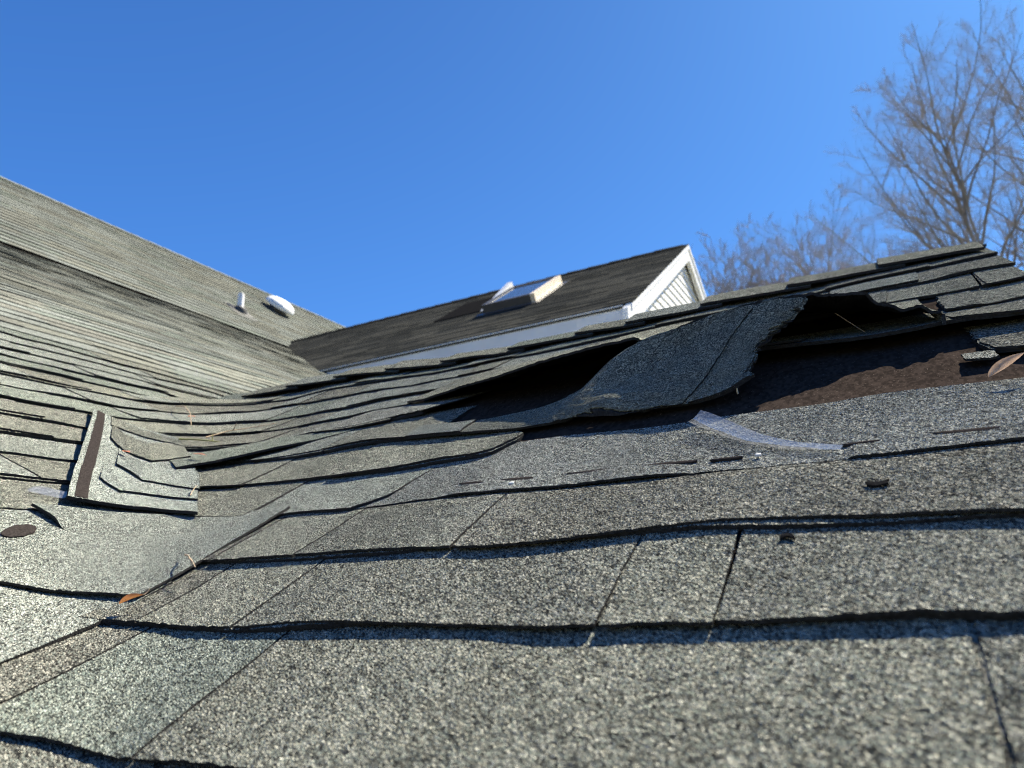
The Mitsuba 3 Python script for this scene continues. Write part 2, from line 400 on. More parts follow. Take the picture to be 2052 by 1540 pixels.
# lower courses, cut off at the woven sheets on the left (x = -0.79)
E_R = ('x', RAKE_X)
J = {-3: [-0.80, -0.7, -0.45, -0.2, 0.02], -2: [-0.81, -0.72, -0.5, -0.31, -0.1, 0.1], -1: [-0.82, -0.72, -0.528, 0.021], 0: [-0.825, -0.74, -0.597, -0.218, -0.130], 1: [-0.84, -0.78, -0.640, -0.424]}
TN = {-3: [1, 2, 1], -2: [2, 1, 7, 1], -1: [2, 2, 3, 1, 7], 0: [7, 2, 1, 7, 1], 1: [7, 2, 1, 7, 2]}
RS = {-3: [1, 0, 1], -2: [0, 1, 0, 1, 0, 1], -1: [1, 1, 1, 1], 0: [1, 1, 1, 1, 1], 1: [1, 1, 1, 1]}
for k in (-3, -2, -1, 0, 1):
    js = [('x', x) for x in J[k]] + [E_R]
    lay_course(k - (0.17 if k < 0 else 0), js, TN[k], RS[k], split=4, k1=(k + 1.12 if k == 1 else (k + 1.3)), seed=k * 13 + 60, grain=k > -3)

# the bared headlap of course 1 with its sealant line (its cover was blown away)
def headlap():
    bag = Bag()
    def lip(A, K, s, P):
        x = P[..., 0]
        m = np.clip((np.clip((x + 0.53) / 0.03, 0, 1) * np.clip((-0.20 - x) / 0.04, 0, 1)) + np.clip((x + 0.045) / 0.004, 0, 1), 0, 1)
        return 0.0030 * m * (1 - s) ** 1.5
    course_sheet(bag, 2.02, 3.38, ('x', -0.80), E_R, 0.004, 40, -0.0048, 0.0022, 0.003, 4, lift=lip, seed=300, ragged=0.0018, grain=1.0)
    return bag.put(SH, 'granule')
labels[headlap()] = {'label': 'bared upper band of a shingle course, cleaner blue grey granules'}

r = np.random.default_rng(5)
# course 2, torn off on a slant
torn2 = lambda kk: np.interp(kk, [1.7, 1.85, 2.0, 2.25, 2.8, 3.0, 3.4], [-0.70, -0.70, -0.665, -0.622, -0.605, -0.60, -0.60]) + 0.008 * fb(kk * 0.3, kk * 0, 0.02, 77)
js = [('y', y) for y in (-0.55, -0.33, -0.12, 0.1, 0.33)] + [('x', -0.86), ('x', torn2)]
lay_course(2, js, [1, 0, 7, 0, 1, 7, 1], [1, 0, 1, 0, 1, 0, 1], split=3, seed=400)
# course 3, torn too
torn3 = lambda kk: np.interp(kk, [2.8, 2.95, 3.05, 3.2, 3.42, 3.55, 4.3], [-0.57, -0.545, -0.515, -0.505, -0.494, -0.492, -0.60]) + 0.008 * fb(kk * 0.3, kk * 0, 0.02, 78)
js = tab_joints(3, -0.60, -0.55, r)[:-1] + [('x', torn3)]
lay_course(3, js, [7, 0, 1, 7, 0, 3, 1, 0], [0, 1, 1, 0, 1, 0, 1, 1], split=3, seed=430)
# course 4: left run, flat, and the remnant by the rake
js = tab_joints(4, -0.70, -0.6, r)
lay_course(4, js, [0, 1, 0, 7, 3, 1, 0], flags(r, len(js)), split=3, seed=460)
rem = lambda kk: np.interp(kk, [3.9, 4.0, 4.1, 4.35, 4.7, 5.3], [0.150, 0.146, 0.121, 0.113, 0.111, 0.108]) + 0.012 * fb(kk * 0.3, kk * 0, 0.02, 79)
lay_course(4, [('x', rem), E_R], [1, 2], [1], split=1, seed=490)
labels[[k for k in scene if k.startswith(SH)][-1]] = {'label': 'torn shingle remnant by the rake beside the tan leaf'}
# course 5 runs the whole width; lifted where the flap pulls on it
def lift5(A, K, s, P):
    x = P[..., 0]
    return (0.012 * np.exp(-((x + 0.70) / 0.13) ** 2) + 0.018 * np.clip((x + 0.34) / 0.15, 0, 1) * (1 - 0.5 * np.clip((x - 0.1) / 0.13, 0, 1))) * (1 - s) ** 1.5
js = tab_joints(5, -0.80, -0.6, r, fixed=(-0.88,))
lay_course(5, js, tonerow(r, len(js), 0.55), flags(r, len(js)), split=4, lift=lift5, seed=520)
torn5 = lambda kk: -0.27 + 0.03 * fb(kk * 0.3, kk * 0, 0.05, 83)
lay_course(5, [('x', torn5), ('x', -0.10), ('x', 0.09), E_R], [7, 1, 2], [1, 0, 1], split=4, lift=lift5, seed=530)
# courses 6 and 7 stop at the lifted flap and go on beyond it
for k, xl, xr in ((6, -0.93, 0.097), (7, -0.72, -0.13)):
    js = tab_joints(k, xl, -0.6, r)
    lay_course(k, js, tonerow(r, len(js), 0.75), flags(r, len(js)), split=3, seed=540 + k * 10)
    tr = (lambda kk, xr=xr, k=k: xr + 0.012 * fb(kk * 0.3, kk * 0 + k, 0.02, 80))
    lay_course(k, [('x', tr)] + ([('x', 0.03)] if k == 7 else []) + [('x', 0.15 + 0.02 * (k - 6)), E_R], [1, 7, 2], [1, 0, 1], split=2, seed=570 + k)
for k in (8, 9):
    js = tab_joints(k, RAKE_X, -0.6, r)
    lay_course(k, js, tonerow(r, len(js), 0.65), flags(r, len(js)), split=4, seed=600 + 20 * k)
js = [('x', x) for x in np.arange(-1.95, 0.2, 0.36)] + [E_R]
lay_course(10, js, [1, 7], [0], split=1, k1=10.34, nk=6, da=0.02, seed=690)
# fresh headlap patch showing left of the flap
bag = Bag()
pl = lambda kk: np.interp(kk, [4.4, 5.0, 5.6, 6.3], [-1.25, -1.2, -1.08, -0.98]) + 0.02 * fb(kk * 0.3, kk * 0, 0.03, 81)
pr = lambda kk: np.interp(kk, [4.4, 5.3, 6.3], [-0.95, -0.74, -0.72])
course_sheet(bag, 5.06, 6.08, ('x', pl), ('x', pr), 0.006, 22, 0.0005, 0.0045, 0.002, 4, seed=700, ragged=0.006, sidejit=0.004, lift=lift5)
labels[bag.put(SH, 'granule')] = {'label': 'pale bared shingle patch left of the lifted flap'}

# the woven sheets that run from the main slope over the valley, cut along x = -0.79
cut = lambda kk: -0.79 + 0.006 * fb(kk * EXPO, kk * 0, 0.06, 90)
bag = Bag(); course_sheet(bag, -3.0, 0.62, ('y', -0.7), ('x', cut), 0.006, 70, 0.0035, 0.003, 0.004, 0, seed=720, grain=1.0); bag.put(SH, 'granule')
bag = Bag(); course_sheet(bag, 0.30, 2.15, ('y', -0.5), ('x', cut), 0.006, 40, 0.0045, 0.0040, 0.003, 0, seed=740, ragged=0.002, grain=1.0); bag.put(SH, 'granule')

# main slope above the gable ridge: single courses near the valley, then one joined field
WY, WZ, WT = 5.95, 2.46, math.tan(math.radians(33.3))          # eave line and pitch of the rear wing
def y_end(k):
    z = zm(k)
    return 6.55 if z < WZ - 0.25 else WY + (z - WZ) / WT + 0.15
def main_joints(k, r, lo=0.2, hi=0.45):
    ys = [-0.6]
    while ys[-1] < y_end(k) - 0.3: ys.append(ys[-1] + r.uniform(lo, hi))
    ys[-1] = y_end(k)
    return ys
MS = 'house__main_roof__shingle'
for k in (10, 11, 12, 13, 14):
    ys = main_joints(k, r) if k > 10 else [-0.6, -0.3, 0.05, 0.35, 0.62, 0.95, 1.2, 1.55]
    lay_course(k, [('y', y) for y in ys], tonerow(r, len(ys), 0.75), flags(r, len(ys)), key=MS, da=0.03, nk=6, split=3, main=True, seed=760 + k * 9)
field = Bag()
K_TOP = 61.8
for k in range(15, 61):
    ys = main_joints(k, r, 0.15, 0.7)
    tones = tonerow(r, len(ys), 0.7); fl = flags(r, len(ys))
    for i in range(len(ys) - 1):
        up = 0.003 if fl[i] else 0.0
        k1 = min(k + 1.15, K_TOP)
        course_sheet(field, k, k1, ('y', ys[i]), ('y', ys[i + 1] - 0.002), 0.35, 2, -0.004, 0.004 + 0.6 * up, 0.004 + 0.6 * up, tones[i], ragged=0, main=True, sidejit=0)
field.put('house__main_roof__shingle_field', 'granule_stained', smooth=False)
labels['house__main_roof__shingle_field'] = {'label': 'weathered shingle courses darkened by a stain towards the upper pitch', 'kind': 'stuff'}

# deck and felt
bag = Bag()
for (x0, x1) in ((-2.1, RAKE_X - 0.005),):
    xs = np.linspace(x0, x1, 200); vs = np.linspace(v_of(-3), 1.925, 110)
    X, V = np.meshgrid(xs, vs, indexing='ij')
    m = np.clip((X - (-(V * 1.05) - 0.15)) / 0.1, 0, 1)          # dives under the woven valley
    slab_from_grid(bag, at(X, V, -0.0068 - 0.06 * (1 - m)), np.zeros_like(at(X, V)) + np.array([0, -0.5, 0.866]), 0.012, np.stack([X, V], -1))
bag.put('house__gable_roof__felt', 'felt')
labels['house__gable_roof__felt'] = {'label': 'bare brown roofing felt where shingles are missing'}

# ridge caps
cx = [0.222, 0.025, -0.166, -0.367, -0.56, -0.70, -0.90, -1.12, -1.32, -1.52, -1.72, -1.92, -2.1]
for i in range(len(cx) - 1):
    xr, xl = cx[i] + 0.05, cx[i + 1]
    if i == 0: xr = cx[0]
    q = np.linspace(xl, xr, 26)[:, None] + np.zeros((1, 25))
    c = np.linspace(-1, 1, 25)[None, :] + np.zeros((26, 1))      # across the ridge: front to back
    half = 0.135 + 0.006 * fb(q, c * 0 + i, 0.1, 95)
    d = c * half
    bend = np.sqrt(d * d + 0.022 ** 2) - 0.022
    y = 1.812 + d * 0.866
    z = 0.7114 - bend * 0.577 * 0.90 + 0.004
    t = (q - xl) / (xr - xl)
    lift = 0.0115 * (1 - t) + 0.001 + 0.004 * (np.abs(c) ** 2) * (1 - t) * (0.5 + fb(q * 0 + i, c, 0.9, 96)) + 0.02 * fb(q, c * 0, 0.5, 97) * 0.5
    jit = 0.0012 * fb(q, c, 0.006, 98)
    P = np.stack([q + 0.003 * fb(c, q * 0 + i, 0.08, 99), y, z + lift + sag(q, y) + jit], -1)
    P[..., 0] += 0
    N = grid_normals(P); N[N[..., 2] < 0] *= -1
    bag = Bag()
    slab_from_grid(bag, P, N, 0.006, np.stack([q + i * 1.3, 2 * [1, 7, 1, 0, 1, 3][i % 6] + 0.3 + d], -1))
    bag.put('house__gable_roof__ridge_cap', 'granule')

# rear slope of the gable, hidden behind the ridge
bag = Bag()
hexa(bag, np.array([[-4.2, 3.9, -0.50], [RAKE_X, 3.9, -0.50], [RAKE_X, 1.83, 0.675], [-4.2, 1.83, 0.675], [-4.2, 3.9, -0.48], [RAKE_X, 3.9, -0.48], [RAKE_X, 1.83, 0.70], [-4.2, 1.83, 0.70]])[[3, 2, 1, 0, 7, 6, 5, 4]])
bag.put('house__gable_roof__rear_slope', 'granule_far', smooth=False)

# ---------------------------------------------------------------- the lifted flap
def ragged_grid(ctrl, n, m, amp=0.0, seed=0):
    """ctrl: columns x rows x (x, v, w), interpolated smoothly to n x m."""
    c = np.asarray(ctrl, float)
    s = np.linspace(0, 1, c.shape[1])
    a = CubicSpline(s, c, axis=1)(np.linspace(0, 1, m))
    t = np.concatenate([[0], np.cumsum(np.linalg.norm(np.diff(c[:, 0], axis=0), axis=1) + 0.5 * np.linalg.norm(np.diff(c[:, -1], axis=0), axis=1))]); t /= t[-1]
    return a, t

def flap_front():
    cols = [[(-0.745, 1.012, 0.0065), (-0.745, 1.03, 0.0065), (-0.745, 1.05, 0.006), (-0.745, 1.075, 0.0055)],
            [(-0.600, 0.990, 0.008), (-0.600, 1.01, 0.009), (-0.600, 1.03, 0.008), (-0.600, 1.055, 0.006)],
            [(-0.500, 0.976, 0.006), (-0.505, 1.00, 0.010), (-0.505, 1.03, 0.011), (-0.505, 1.055, 0.010)],
            [(-0.445, 0.975, 0.006), (-0.450, 1.00, 0.012), (-0.448, 1.03, 0.016), (-0.440, 1.070, 0.021)],
            [(-0.412, 0.975, 0.006), (-0.408, 1.000, 0.0225), (-0.382, 1.050, 0.0443), (-0.327, 1.110, 0.0759)],
            [(-0.380, 0.975, 0.006), (-0.371, 1.000, 0.0262), (-0.332, 1.050, 0.0358), (-0.249, 1.120, 0.0872)],
            [(-0.301, 0.973, 0.006), (-0.271, 1.000, 0.0215), (-0.232, 1.060, 0.0503), (-0.178, 1.130, 0.0946)],
            [(-0.219, 0.975, 0.010), (-0.195, 1.025, 0.0309), (-0.168, 1.080, 0.0597), (-0.130, 1.140, 0.0947)],
            [(-0.161, 1.010, 0.024), (-0.154, 1.060, 0.0383), (-0.117, 1.110, 0.0606), (-0.086, 1.150, 0.0909)]]
    n, m = 220, 70
    a, t = ragged_grid(cols, n, m)
    g = PchipInterpolator(t, a, axis=0)(np.linspace(0, 1, n))
    for _ in range(4):
        g[1:-1] = 0.25 * g[:-2] + 0.5 * g[1:-1] + 0.25 * g[2:]
    i, j = np.meshgrid(np.linspace(0, 1, n), np.linspace(0, 1, m), indexing='ij')
    rag = (0.030 * fb(j * 0.35, i * 0, 0.045, 101, 4) + 0.010 * fb(j * 0.35, i * 0, 0.008, 108, 2)) * np.clip((i - 0.93) / 0.07, 0, 1)
    g[..., 0] += rag
    g[..., 1] += 0.004 * fb(i * 0.7, j * 0, 0.008, 102, 3) * np.clip((j - 0.9) / 0.1, 0, 1) + 0.002 * fb(i * 0.7, j * 0, 0.006, 103) * np.clip(1 - j * 8, 0, 1)
    g[..., 2] += (0.006 * fb(i * 0.9, j * 0.3, 0.09, 104)) * np.clip(i * 4 - 1.6, 0, 1) + 0.0045 * np.clip(i * 3 - 1.1, 0, 1) * fb(i * 0.7 + j * 0.4, j * 0.3, 0.03, 109)
    P = at(g[..., 0], g[..., 1], g[..., 2])
    N = grid_normals(P); N[N[..., 2] < 0] *= -1
    uv = np.stack([i * 0.80, 2 * 1 + 0.1 + j * 0.30], -1)
    bag = Bag()
    slab_from_grid(bag, P, N, 0.0042, uv)
    # raised tabs that lie on it
    for lo, hi, tone in ((0.0, 0.20, 0), (0.475, 0.855, 1), (0.865, 0.992, 1)):
        s = slice(int(lo * n), int(hi * n)); mm = slice(0, int(m * (1.0 if lo > 0.8 else 0.97)))
        Q = P[s, mm] + N[s, mm] * 0.0028
        u2 = uv[s, mm].copy(); u2[..., 1] += 2 * (tone - 1); u2[..., 0] += lo * 3
        slab_from_grid(bag, Q, N[s, mm], 0.0026, u2)
    return bag.put(SH, 'granule')
labels[flap_front()] = {'label': 'torn shingle strip curling up to the right, its shaded face towards the viewer'}

def flap_top():
    crest = np.array([(-0.93, 1.31, 0.009), (-0.871, 1.290, 0.0119), (-0.784, 1.245, 0.0255), (-0.718, 1.205, 0.0385), (-0.617, 1.165, 0.0533), (-0.493, 1.140, 0.0708), (-0.423, 1.130, 0.0798), (-0.342, 1.130, 0.0795), (-0.332, 1.135, 0.0689), (-0.320, 1.135, 0.0724), (-0.242, 1.145, 0.0874), (-0.166, 1.155, 0.0933), (-0.095, 1.175, 0.0928), (-0.041, 1.190, 0.0835), (-0.005, 1.200, 0.0774), (0.002, 1.200, 0.0653), (0.010, 1.195, 0.0584), (0.030, 1.190, 0.0497), (0.035, 1.185, 0.0443), (0.046, 1.180, 0.0445), (0.063, 1.170, 0.0479), (0.069, 1.165, 0.0390), (0.083, 1.155, 0.0374), (0.081, 1.145, 0.0185)])
    n, m = 260, 46
    t = np.concatenate([[0], np.cumsum(np.linalg.norm(np.diff(crest, axis=0), axis=1))]); t /= t[-1]
    q = np.linspace(0, 1, n)
    c = np.stack([np.interp(q, t, crest[:, d]) for d in range(3)], 1)
    ker = np.array([1, 2, 1]) / 4.0
    for d in range(3):
        c[1:-1, d] = np.convolve(c[:, d], ker, 'valid')
    rough = np.interp(q, [0, 0.45, 0.62, 0.78, 1], [0.0016, 0.003, 0.0035, 0.009, 0.011])
    c[:, 1] += rough * fb(q * 1.2, q * 0, 0.012, 111, 3) * 2
    c[:, 2] += 0.6 * rough * fb(q * 1.2, q * 0 + 5, 0.010, 112, 3) * 2
    c[:, 2] = np.maximum(c[:, 2], 0.007)
    fold = np.stack([c[:, 0] * 0.97 - 0.01, np.interp(c[:, 0], [-0.95, -0.7, -0.4, -0.16, -0.03, 0.1], [1.50, 1.63, 1.69, 1.66, 1.475, 1.465]), np.interp(c[:, 0], [-0.16, -0.03], [0.0045, -0.001])], 1)
    s = np.linspace(0, 1, m)[None, :, None]
    g = c[:, None] * (1 - s) + fold[:, None] * s
    prof = (1 - s[..., 0]) ** 1.5
    g[..., 2] = fold[:, None, 2] + (c[:, None, 2] - fold[:, None, 2]) * prof
    g[..., 2] += 0.004 * fb(g[..., 0], g[..., 1], 0.09, 113) * (1 - s[..., 0])
    P = at(g[..., 0], g[..., 1], g[..., 2])
    N = grid_normals(P); N[N[..., 2] < 0] *= -1
    i, j = np.meshgrid(q * 1.15, np.linspace(0, 0.33, m), indexing='ij')
    bag = Bag()
    slab_from_grid(bag, P, N, 0.0042, np.stack([i, 2 * 1 + 0.1 + j], -1))
    return bag.put(SH, 'granule')
labels[flap_top()] = {'label': 'wide torn shingle sheet arched up off the roof over a dark hollow'}
# the small curled flake under the remnant
i, j = np.meshgrid(np.linspace(0, 1, 26), np.linspace(0, 1, 18), indexing='ij')
x = 0.088 + 0.034 * i + 0.004 * fb(j, i * 0, 0.2, 121); v = 0.995 + 0.045 * j + 0.006 * fb(i, j * 0, 0.2, 122)
P = at(x, v, 0.0015 + 0.007 * (1 - j) * (0.6 + 0.6 * fb(i, j, 0.4, 123)))
N = grid_normals(P); N[N[..., 2] < 0] *= -1
bag = Bag(); slab_from_grid(bag, P, N, 0.003, np.stack([i * 0.04, 2 * 4 + 0.1 + j * 0.04], -1)); labels[bag.put(SH, 'granule')] = {'label': 'small curled flake of torn shingle on the felt'}

# sealant dashes on the bared headlap
for (x0, x1, kk, w) in ((-0.512, -0.475, 2.27, 0.0045), (-0.45, -0.405, 2.285, 0.005), (-0.36, -0.30, 2.30, 0.004), (-0.262, -0.20, 2.285, 0.005), (-0.185, -0.15, 2.26, 0.004), (-0.05, -0.015, 2.245, 0.004), (0.032, 0.088, 2.265, 0.0055)):
    i, j = np.meshgrid(np.linspace(0, 1, 24), np.linspace(-1, 1, 6), indexing='ij')
    x = x0 + (x1 - x0) * i; wd = 0.75 * w * np.sqrt(np.clip(1 - (2 * i - 1) ** 4, 0.02, 1)) * (1 + 0.5 * fb(x, j * 0, 0.008, 131))
    P = P_valley(x - xm(kk), kk + j * wd / EXPO)
    P = P + np.array([0, -0.5, 0.866]) * (-0.0004 + 0.0008 * (1 - j * j))[..., None]
    N = np.zeros_like(P) + np.array([0, -0.5, 0.866])
    bag = Bag(); slab_from_grid(bag, P, N, 0.002, np.stack([i, j], -1)); bag.put('house__gable_roof__sealant_dash', 'sealant')

# nails
def disc_nail(x, kk, rad, mat, key, h=0.0):
    bag = Bag()
    g = np.linspace(0, 2 * np.pi, 14, endpoint=False)
    c = np.array([x, *P_valley(np.array(x - xm(kk)), np.array(kk))[1:]]) + np.array([0, -0.5, 0.866]) * (0.0006 + h)
    e1, e2, n = np.array([1.0, 0, 0]), np.array([0, 0.866, 0.5]), np.array([0, -0.5, 0.866])
    ring = lambda r, w: c + r * np.cos(g)[:, None] * e1 + r * np.sin(g)[:, None] * e2 + w * n
    v = np.vstack([ring(rad, -0.001), ring(rad, 0.0006), ring(rad * 0.7, 0.0011), c + n * 0.0013])
    f = [[a + i, a + (i + 1) % 14, a + 14 + (i + 1) % 14, a + 14 + i] for a in (0, 14) for i in range(14)]
    f3 = [[28 + i, 28 + (i + 1) % 14, 42] for i in range(14)]
    bag.add(v, np.vstack([np.array(f)[:, [0, 1, 2]], np.array(f)[:, [0, 2, 3]], np.array(f3)]))
    if h > 0: tube(bag, [c, c - n * h], 0.0015, 6)
    return bag.put(key, mat)
disc_nail(-0.428, 2.17, 0.0034, 'nail_white', 'house__gable_roof__nail')
disc_nail(-0.133, 2.23, 0.0034, 'nail_white', 'house__gable_roof__nail')
disc_nail(-0.183, 3.9, 0.0045, 'nail_steel', 'house__gable_roof__nail', h=0.012)

# ---------------------------------------------------------------- things lying on the roof
def thing_labels(key, label, cat, group=None):
    labels[key] = {'label': label, 'category': cat}
    if group: labels[key]['group'] = group

# clear plastic strip, one end curled up
t = np.linspace(0, 1, 60)
cl = np.stack([np.interp(t, [0, 0.25, 0.55, 0.8, 1], [-0.223, -0.186, -0.140, -0.098, -0.050]), np.interp(t, [0, 0.25, 0.55, 0.8, 1], [0.905, 0.868, 0.815, 0.782, 0.760]), np.interp(t, [0, 0.25, 0.55, 0.8, 1], [0.009, 0.004, 0.002, 0.001, 0.0008])], 1)
for d in range(3):
    for _ in range(6): cl[1:-1, d] = np.convolve(cl[:, d], [0.25, 0.5, 0.25], 'valid')
wd = np.interp(t, [0, 0.1, 0.5, 0.85, 1], [0.019, 0.021, 0.017, 0.010, 0.006])
j = np.linspace(-1, 1, 9)
X = cl[:, None, 0] + 0.25 * wd[:, None] * j[None]; V = cl[:, None, 1] + wd[:, None] * j[None]
Wd = cl[:, None, 2] + 0.002 * (j[None] ** 2) * (1 - t[:, None])
bag = Bag(); bag.add(at(X, V, Wd + 0.001), quads(60, 9), np.stack([t[:, None] * 0.2 + 0 * j[None], j[None] * 0.015 + 0 * t[:, None]], -1)); bag.put('plastic_strip', 'clear_film')
thing_labels('plastic_strip', 'translucent plastic release strip lying over the edge of the bare felt', 'plastic strip')

def leaf(key, base, tip, width, normal, curl, mat, label, stem=0.3):
    base, tip, normal = (np.asarray(q, float) for q in (base, tip, normal))
    ax = tip - base; L = np.linalg.norm(ax); ax /= L
    normal = normal - ax * (normal @ ax); normal /= np.linalg.norm(normal)
    side = np.cross(normal, ax)
    s, q = np.meshgrid(np.linspace(0, 1, 30), np.linspace(-1, 1, 13), indexing='ij')
    prof = np.sin(np.pi * np.clip(s, 0, 1) ** 0.85) ** 0.8 * (1 + 0.12 * fb(s * 5, q * 0, 0.4, 141))
    wv = curl * (q * q) * prof * width + 0.10 * L * np.sin(s * 3.0) * 0.35 + 0.05 * width * fb(s * 4, q, 0.5, 142)
    P = base + s[..., None] * L * ax + (q * prof * width)[..., None] * side + wv[..., None] * normal
    bag = Bag(); bag.add(P, quads(30, 13), np.stack([s, q * 0.5 + 0.5], -1)); bag.put(key + '__blade', mat)
    if stem:
        bag = Bag(); st = np.linspace(0, 1, 8)[:, None]
        tube(bag, tip + st * L * stem * (ax + 0.5 * normal * st + 0.3 * side * st), np.linspace(0.0009, 0.0006, 8), 5); bag.put(key + '__stem', 'dry_stem')
    thing_labels(key, label, 'leaf')


# ---- loose shingle piece lying across the valley
def on_valley(a, k, h):
    a, k = np.asarray(a, float), np.asarray(k, float)
    e = 2e-3
    p = P_valley(a, k); n = np.cross(P_valley(a + e, k) - p, P_valley(a, k + e) - p); n /= np.linalg.norm(n, axis=-1, keepdims=True)
    n = n * np.sign(n[..., 2:3])
    return p + n * np.asarray(h, float)[..., None], n
SC = np.array([(-0.168, 2.20), (0.090, 1.97), (-0.095, 5.55), (-0.383, 7.0)])     # lower left, lower right, upper right, upper left
def sc_ak(u, v):
    u, v = np.asarray(u, float), np.asarray(v, float)
    ak = ((1 - u) * (1 - v))[..., None] * SC[0] + (u * (1 - v))[..., None] * SC[1] + (u * v)[..., None] * SC[2] + ((1 - u) * v)[..., None] * SC[3]
    ak[..., 0] += 0.022 * np.sin(np.pi * v) * u
    return ak
def sc_h(u, v): return 0.0085 + 0.004 * (1 - u) ** 3 + 0.006 * (1 - v) ** 6 + 0.004 * fb(u, v, 0.4, 150)
def sc_sheet(key, u0, u1, v0, v1, n, m, h0, h1, th, tone, mat, low=None, rag=0.0):
    i, j = np.meshgrid(np.linspace(0, 1, n), np.linspace(0, 1, m), indexing='ij')
    u = u0 + (u1 - u0) * i + rag * fb(j * 3, i * 0, 0.12, 151); vl = v0 if low is None else np.interp(u, low[0], low[1])
    v = vl + (v1 - v0) * j + rag * 0.5 * fb(i * 3, j * 0, 0.05, 152)
    ak = sc_ak(u, v)
    P, _ = on_valley(ak[..., 0], ak[..., 1], sc_h(np.clip(u, 0, 1), np.clip(v, 0, 1)) + h0 + (h1 - h0) * j)
    N = grid_normals(P); N[N[..., 2] < 0] *= -1
    bag = Bag(); slab_from_grid(bag, P, N, th, np.stack([i * 0.3 * (u1 - u0) + tone, 2 * tone + 0.1 + j * 0.6 * (v1 - v0)], -1))
    return bag.put(key, mat)
sc_sheet('shingle_piece__sheet', 0, 1, 0, 1, 70, 110, 0, 0, 0.005, 8, 'granule', rag=0.012)
sc_sheet('shingle_piece__sealant_band', 0.045, 0.135, 0.004, 0.996, 8, 110, 0.0009, 0.0009, 0.0012, 4, 'sealant', rag=0.010)
sc_sheet('shingle_piece__tab', 0.21, 1.0, 0.86, 0.985, 50, 24, 0.003, 0.002, 0.003, 1, 'granule', low=([0.2, 0.3, 1.0], [0.86, 0.86, 0.80]), rag=0.02)
sc_sheet('shingle_piece__tab', 0.22, 1.0, 0.58, 0.86, 50, 40, 0.004, 0.0012, 0.003, 1, 'granule', low=([0.2, 0.28, 0.36, 0.6, 0.72, 1.0], [0.68, 0.58, 0.52, 0.46, 0.5, 0.62]), rag=0.02)
sc_sheet('shingle_piece__tab', 0.30, 1.02, 0.30, 0.52, 50, 40, 0.0045, 0.0012, 0.003, 8, 'granule', low=([0.2, 0.32, 0.45, 0.52, 1.02], [0.36, 0.33, 0.26, 0.20, 0.20]), rag=0.02)
sc_sheet('shingle_piece__tab', 0.20, 1.0, 0.09, 0.22, 50, 20, 0.0035, 0.001, 0.003, 8, 'granule', low=([0.2, 0.26, 0.36, 1.0], [0.17, 0.13, 0.09, 0.105]), rag=0.02)
thing_labels('shingle_piece', 'loose shingle piece lying askew in the roof valley, dark sealant band along its left edge', 'shingle piece')

# a course butt lifted in the valley, dark underneath
i, j = np.meshgrid(np.linspace(0, 1, 90), np.linspace(0, 1, 26), indexing='ij')
a0 = np.interp(i, [0, 0.22, 0.42, 0.6, 0.76, 1], [-0.017, 0.071, 0.146, 0.231, 0.31, 0.43]); k0 = np.interp(i, [0, 0.22, 0.42, 0.6, 0.76, 1], [3.57, 3.72, 3.97, 4.26, 4.52, 4.92])
A = a0 + (0.0 - 0.07 * (1 - i)) * j; Kk = k0 + j * (0.95 - 0.25 * i) + 0.02 * fb(i * 0.35, j * 0, 0.02, 160) * (1 - j)
h = 0.0075 - 0.0075 * np.clip(i * 2.5 - 1.5, 0, 1) + (0.011 * np.sin(np.pi * np.clip(i * 1.1 + 0.14, 0, 1)) ** 0.8) * (1 - j) ** 1.6
P, _ = on_valley(A, Kk, h); N = grid_normals(P); N[N[..., 2] < 0] *= -1
bag = Bag(); slab_from_grid(bag, P, N, 0.0045, np.stack([i * 0.36, 2 * 3 + 0.1 + j * 0.14], -1))
labels[bag.put(SH, 'granule')] = {'label': 'lifted shingle edge in the valley with a dark gap beneath'}
# end of a woven sheet, proud of its neighbour
i, j = np.meshgrid(np.linspace(0, 1, 30), np.linspace(0, 1, 40), indexing='ij')
aL = np.interp(j, [0, 0.5, 1], [-0.128, -0.165, -0.205]); A = aL + (0.13 - aL) * i; Kk = 1.50 + 0.5 * j
P, _ = on_valley(A, Kk, 0.0062 + 0.008 * (1 - i) ** 1.2 * np.clip(j * 3, 0, 1) - 0.006 * np.clip(i * 3 - 2, 0, 1)); N = grid_normals(P); N[N[..., 2] < 0] *= -1
bag = Bag(); slab_from_grid(bag, P, N, 0.004, np.stack([i * 0.33, 0.1 + j * 0.07], -1)); bag.put(SH, 'granule')
# dark oval of old sealant
OV = (-0.012, 0.11)
i, j = np.meshgrid(np.linspace(-1, 1, 22), np.linspace(-1, 1, 10), indexing='ij')
w = np.sqrt(np.clip(1 - i * i, 0.02, 1)) * (1 + 0.3 * fb(i, j * 0, 0.3, 161))
P, N = on_valley(-0.180 + 0.014 * i + OV[0] * j * w, 1.40 + 0.10 * i + OV[1] * j * w, 0.0086 + 0 * i)
bag = Bag(); slab_from_grid(bag, P, N, 0.004, np.stack([i, j], -1)); labels[bag.put('house__gable_roof__sealant_dash', 'sealant')] = {'label': 'dark oval patch of old sealant at the left edge'}

# narrow film strip by the loose piece
i, j = np.meshgrid(np.linspace(0, 1, 24), np.linspace(-1, 1, 5), indexing='ij')
w = np.sqrt(np.clip(1 - (2 * i - 1) ** 8, 0.1, 1))
P, N = on_valley(-0.240 + 0.070 * i + 0.006 * j * w, 2.545 - 0.17 * i + 0.075 * j * w, 0.0095 + 0.001 * j)
bag = Bag(); bag.add(P, quads(24, 5), np.stack([i * 0.08, j * 0.01], -1)); bag.put('plastic_strip_001', 'clear_film')
thing_labels('plastic_strip_001', 'short bluish plastic strip just left of the loose shingle piece', 'plastic strip')

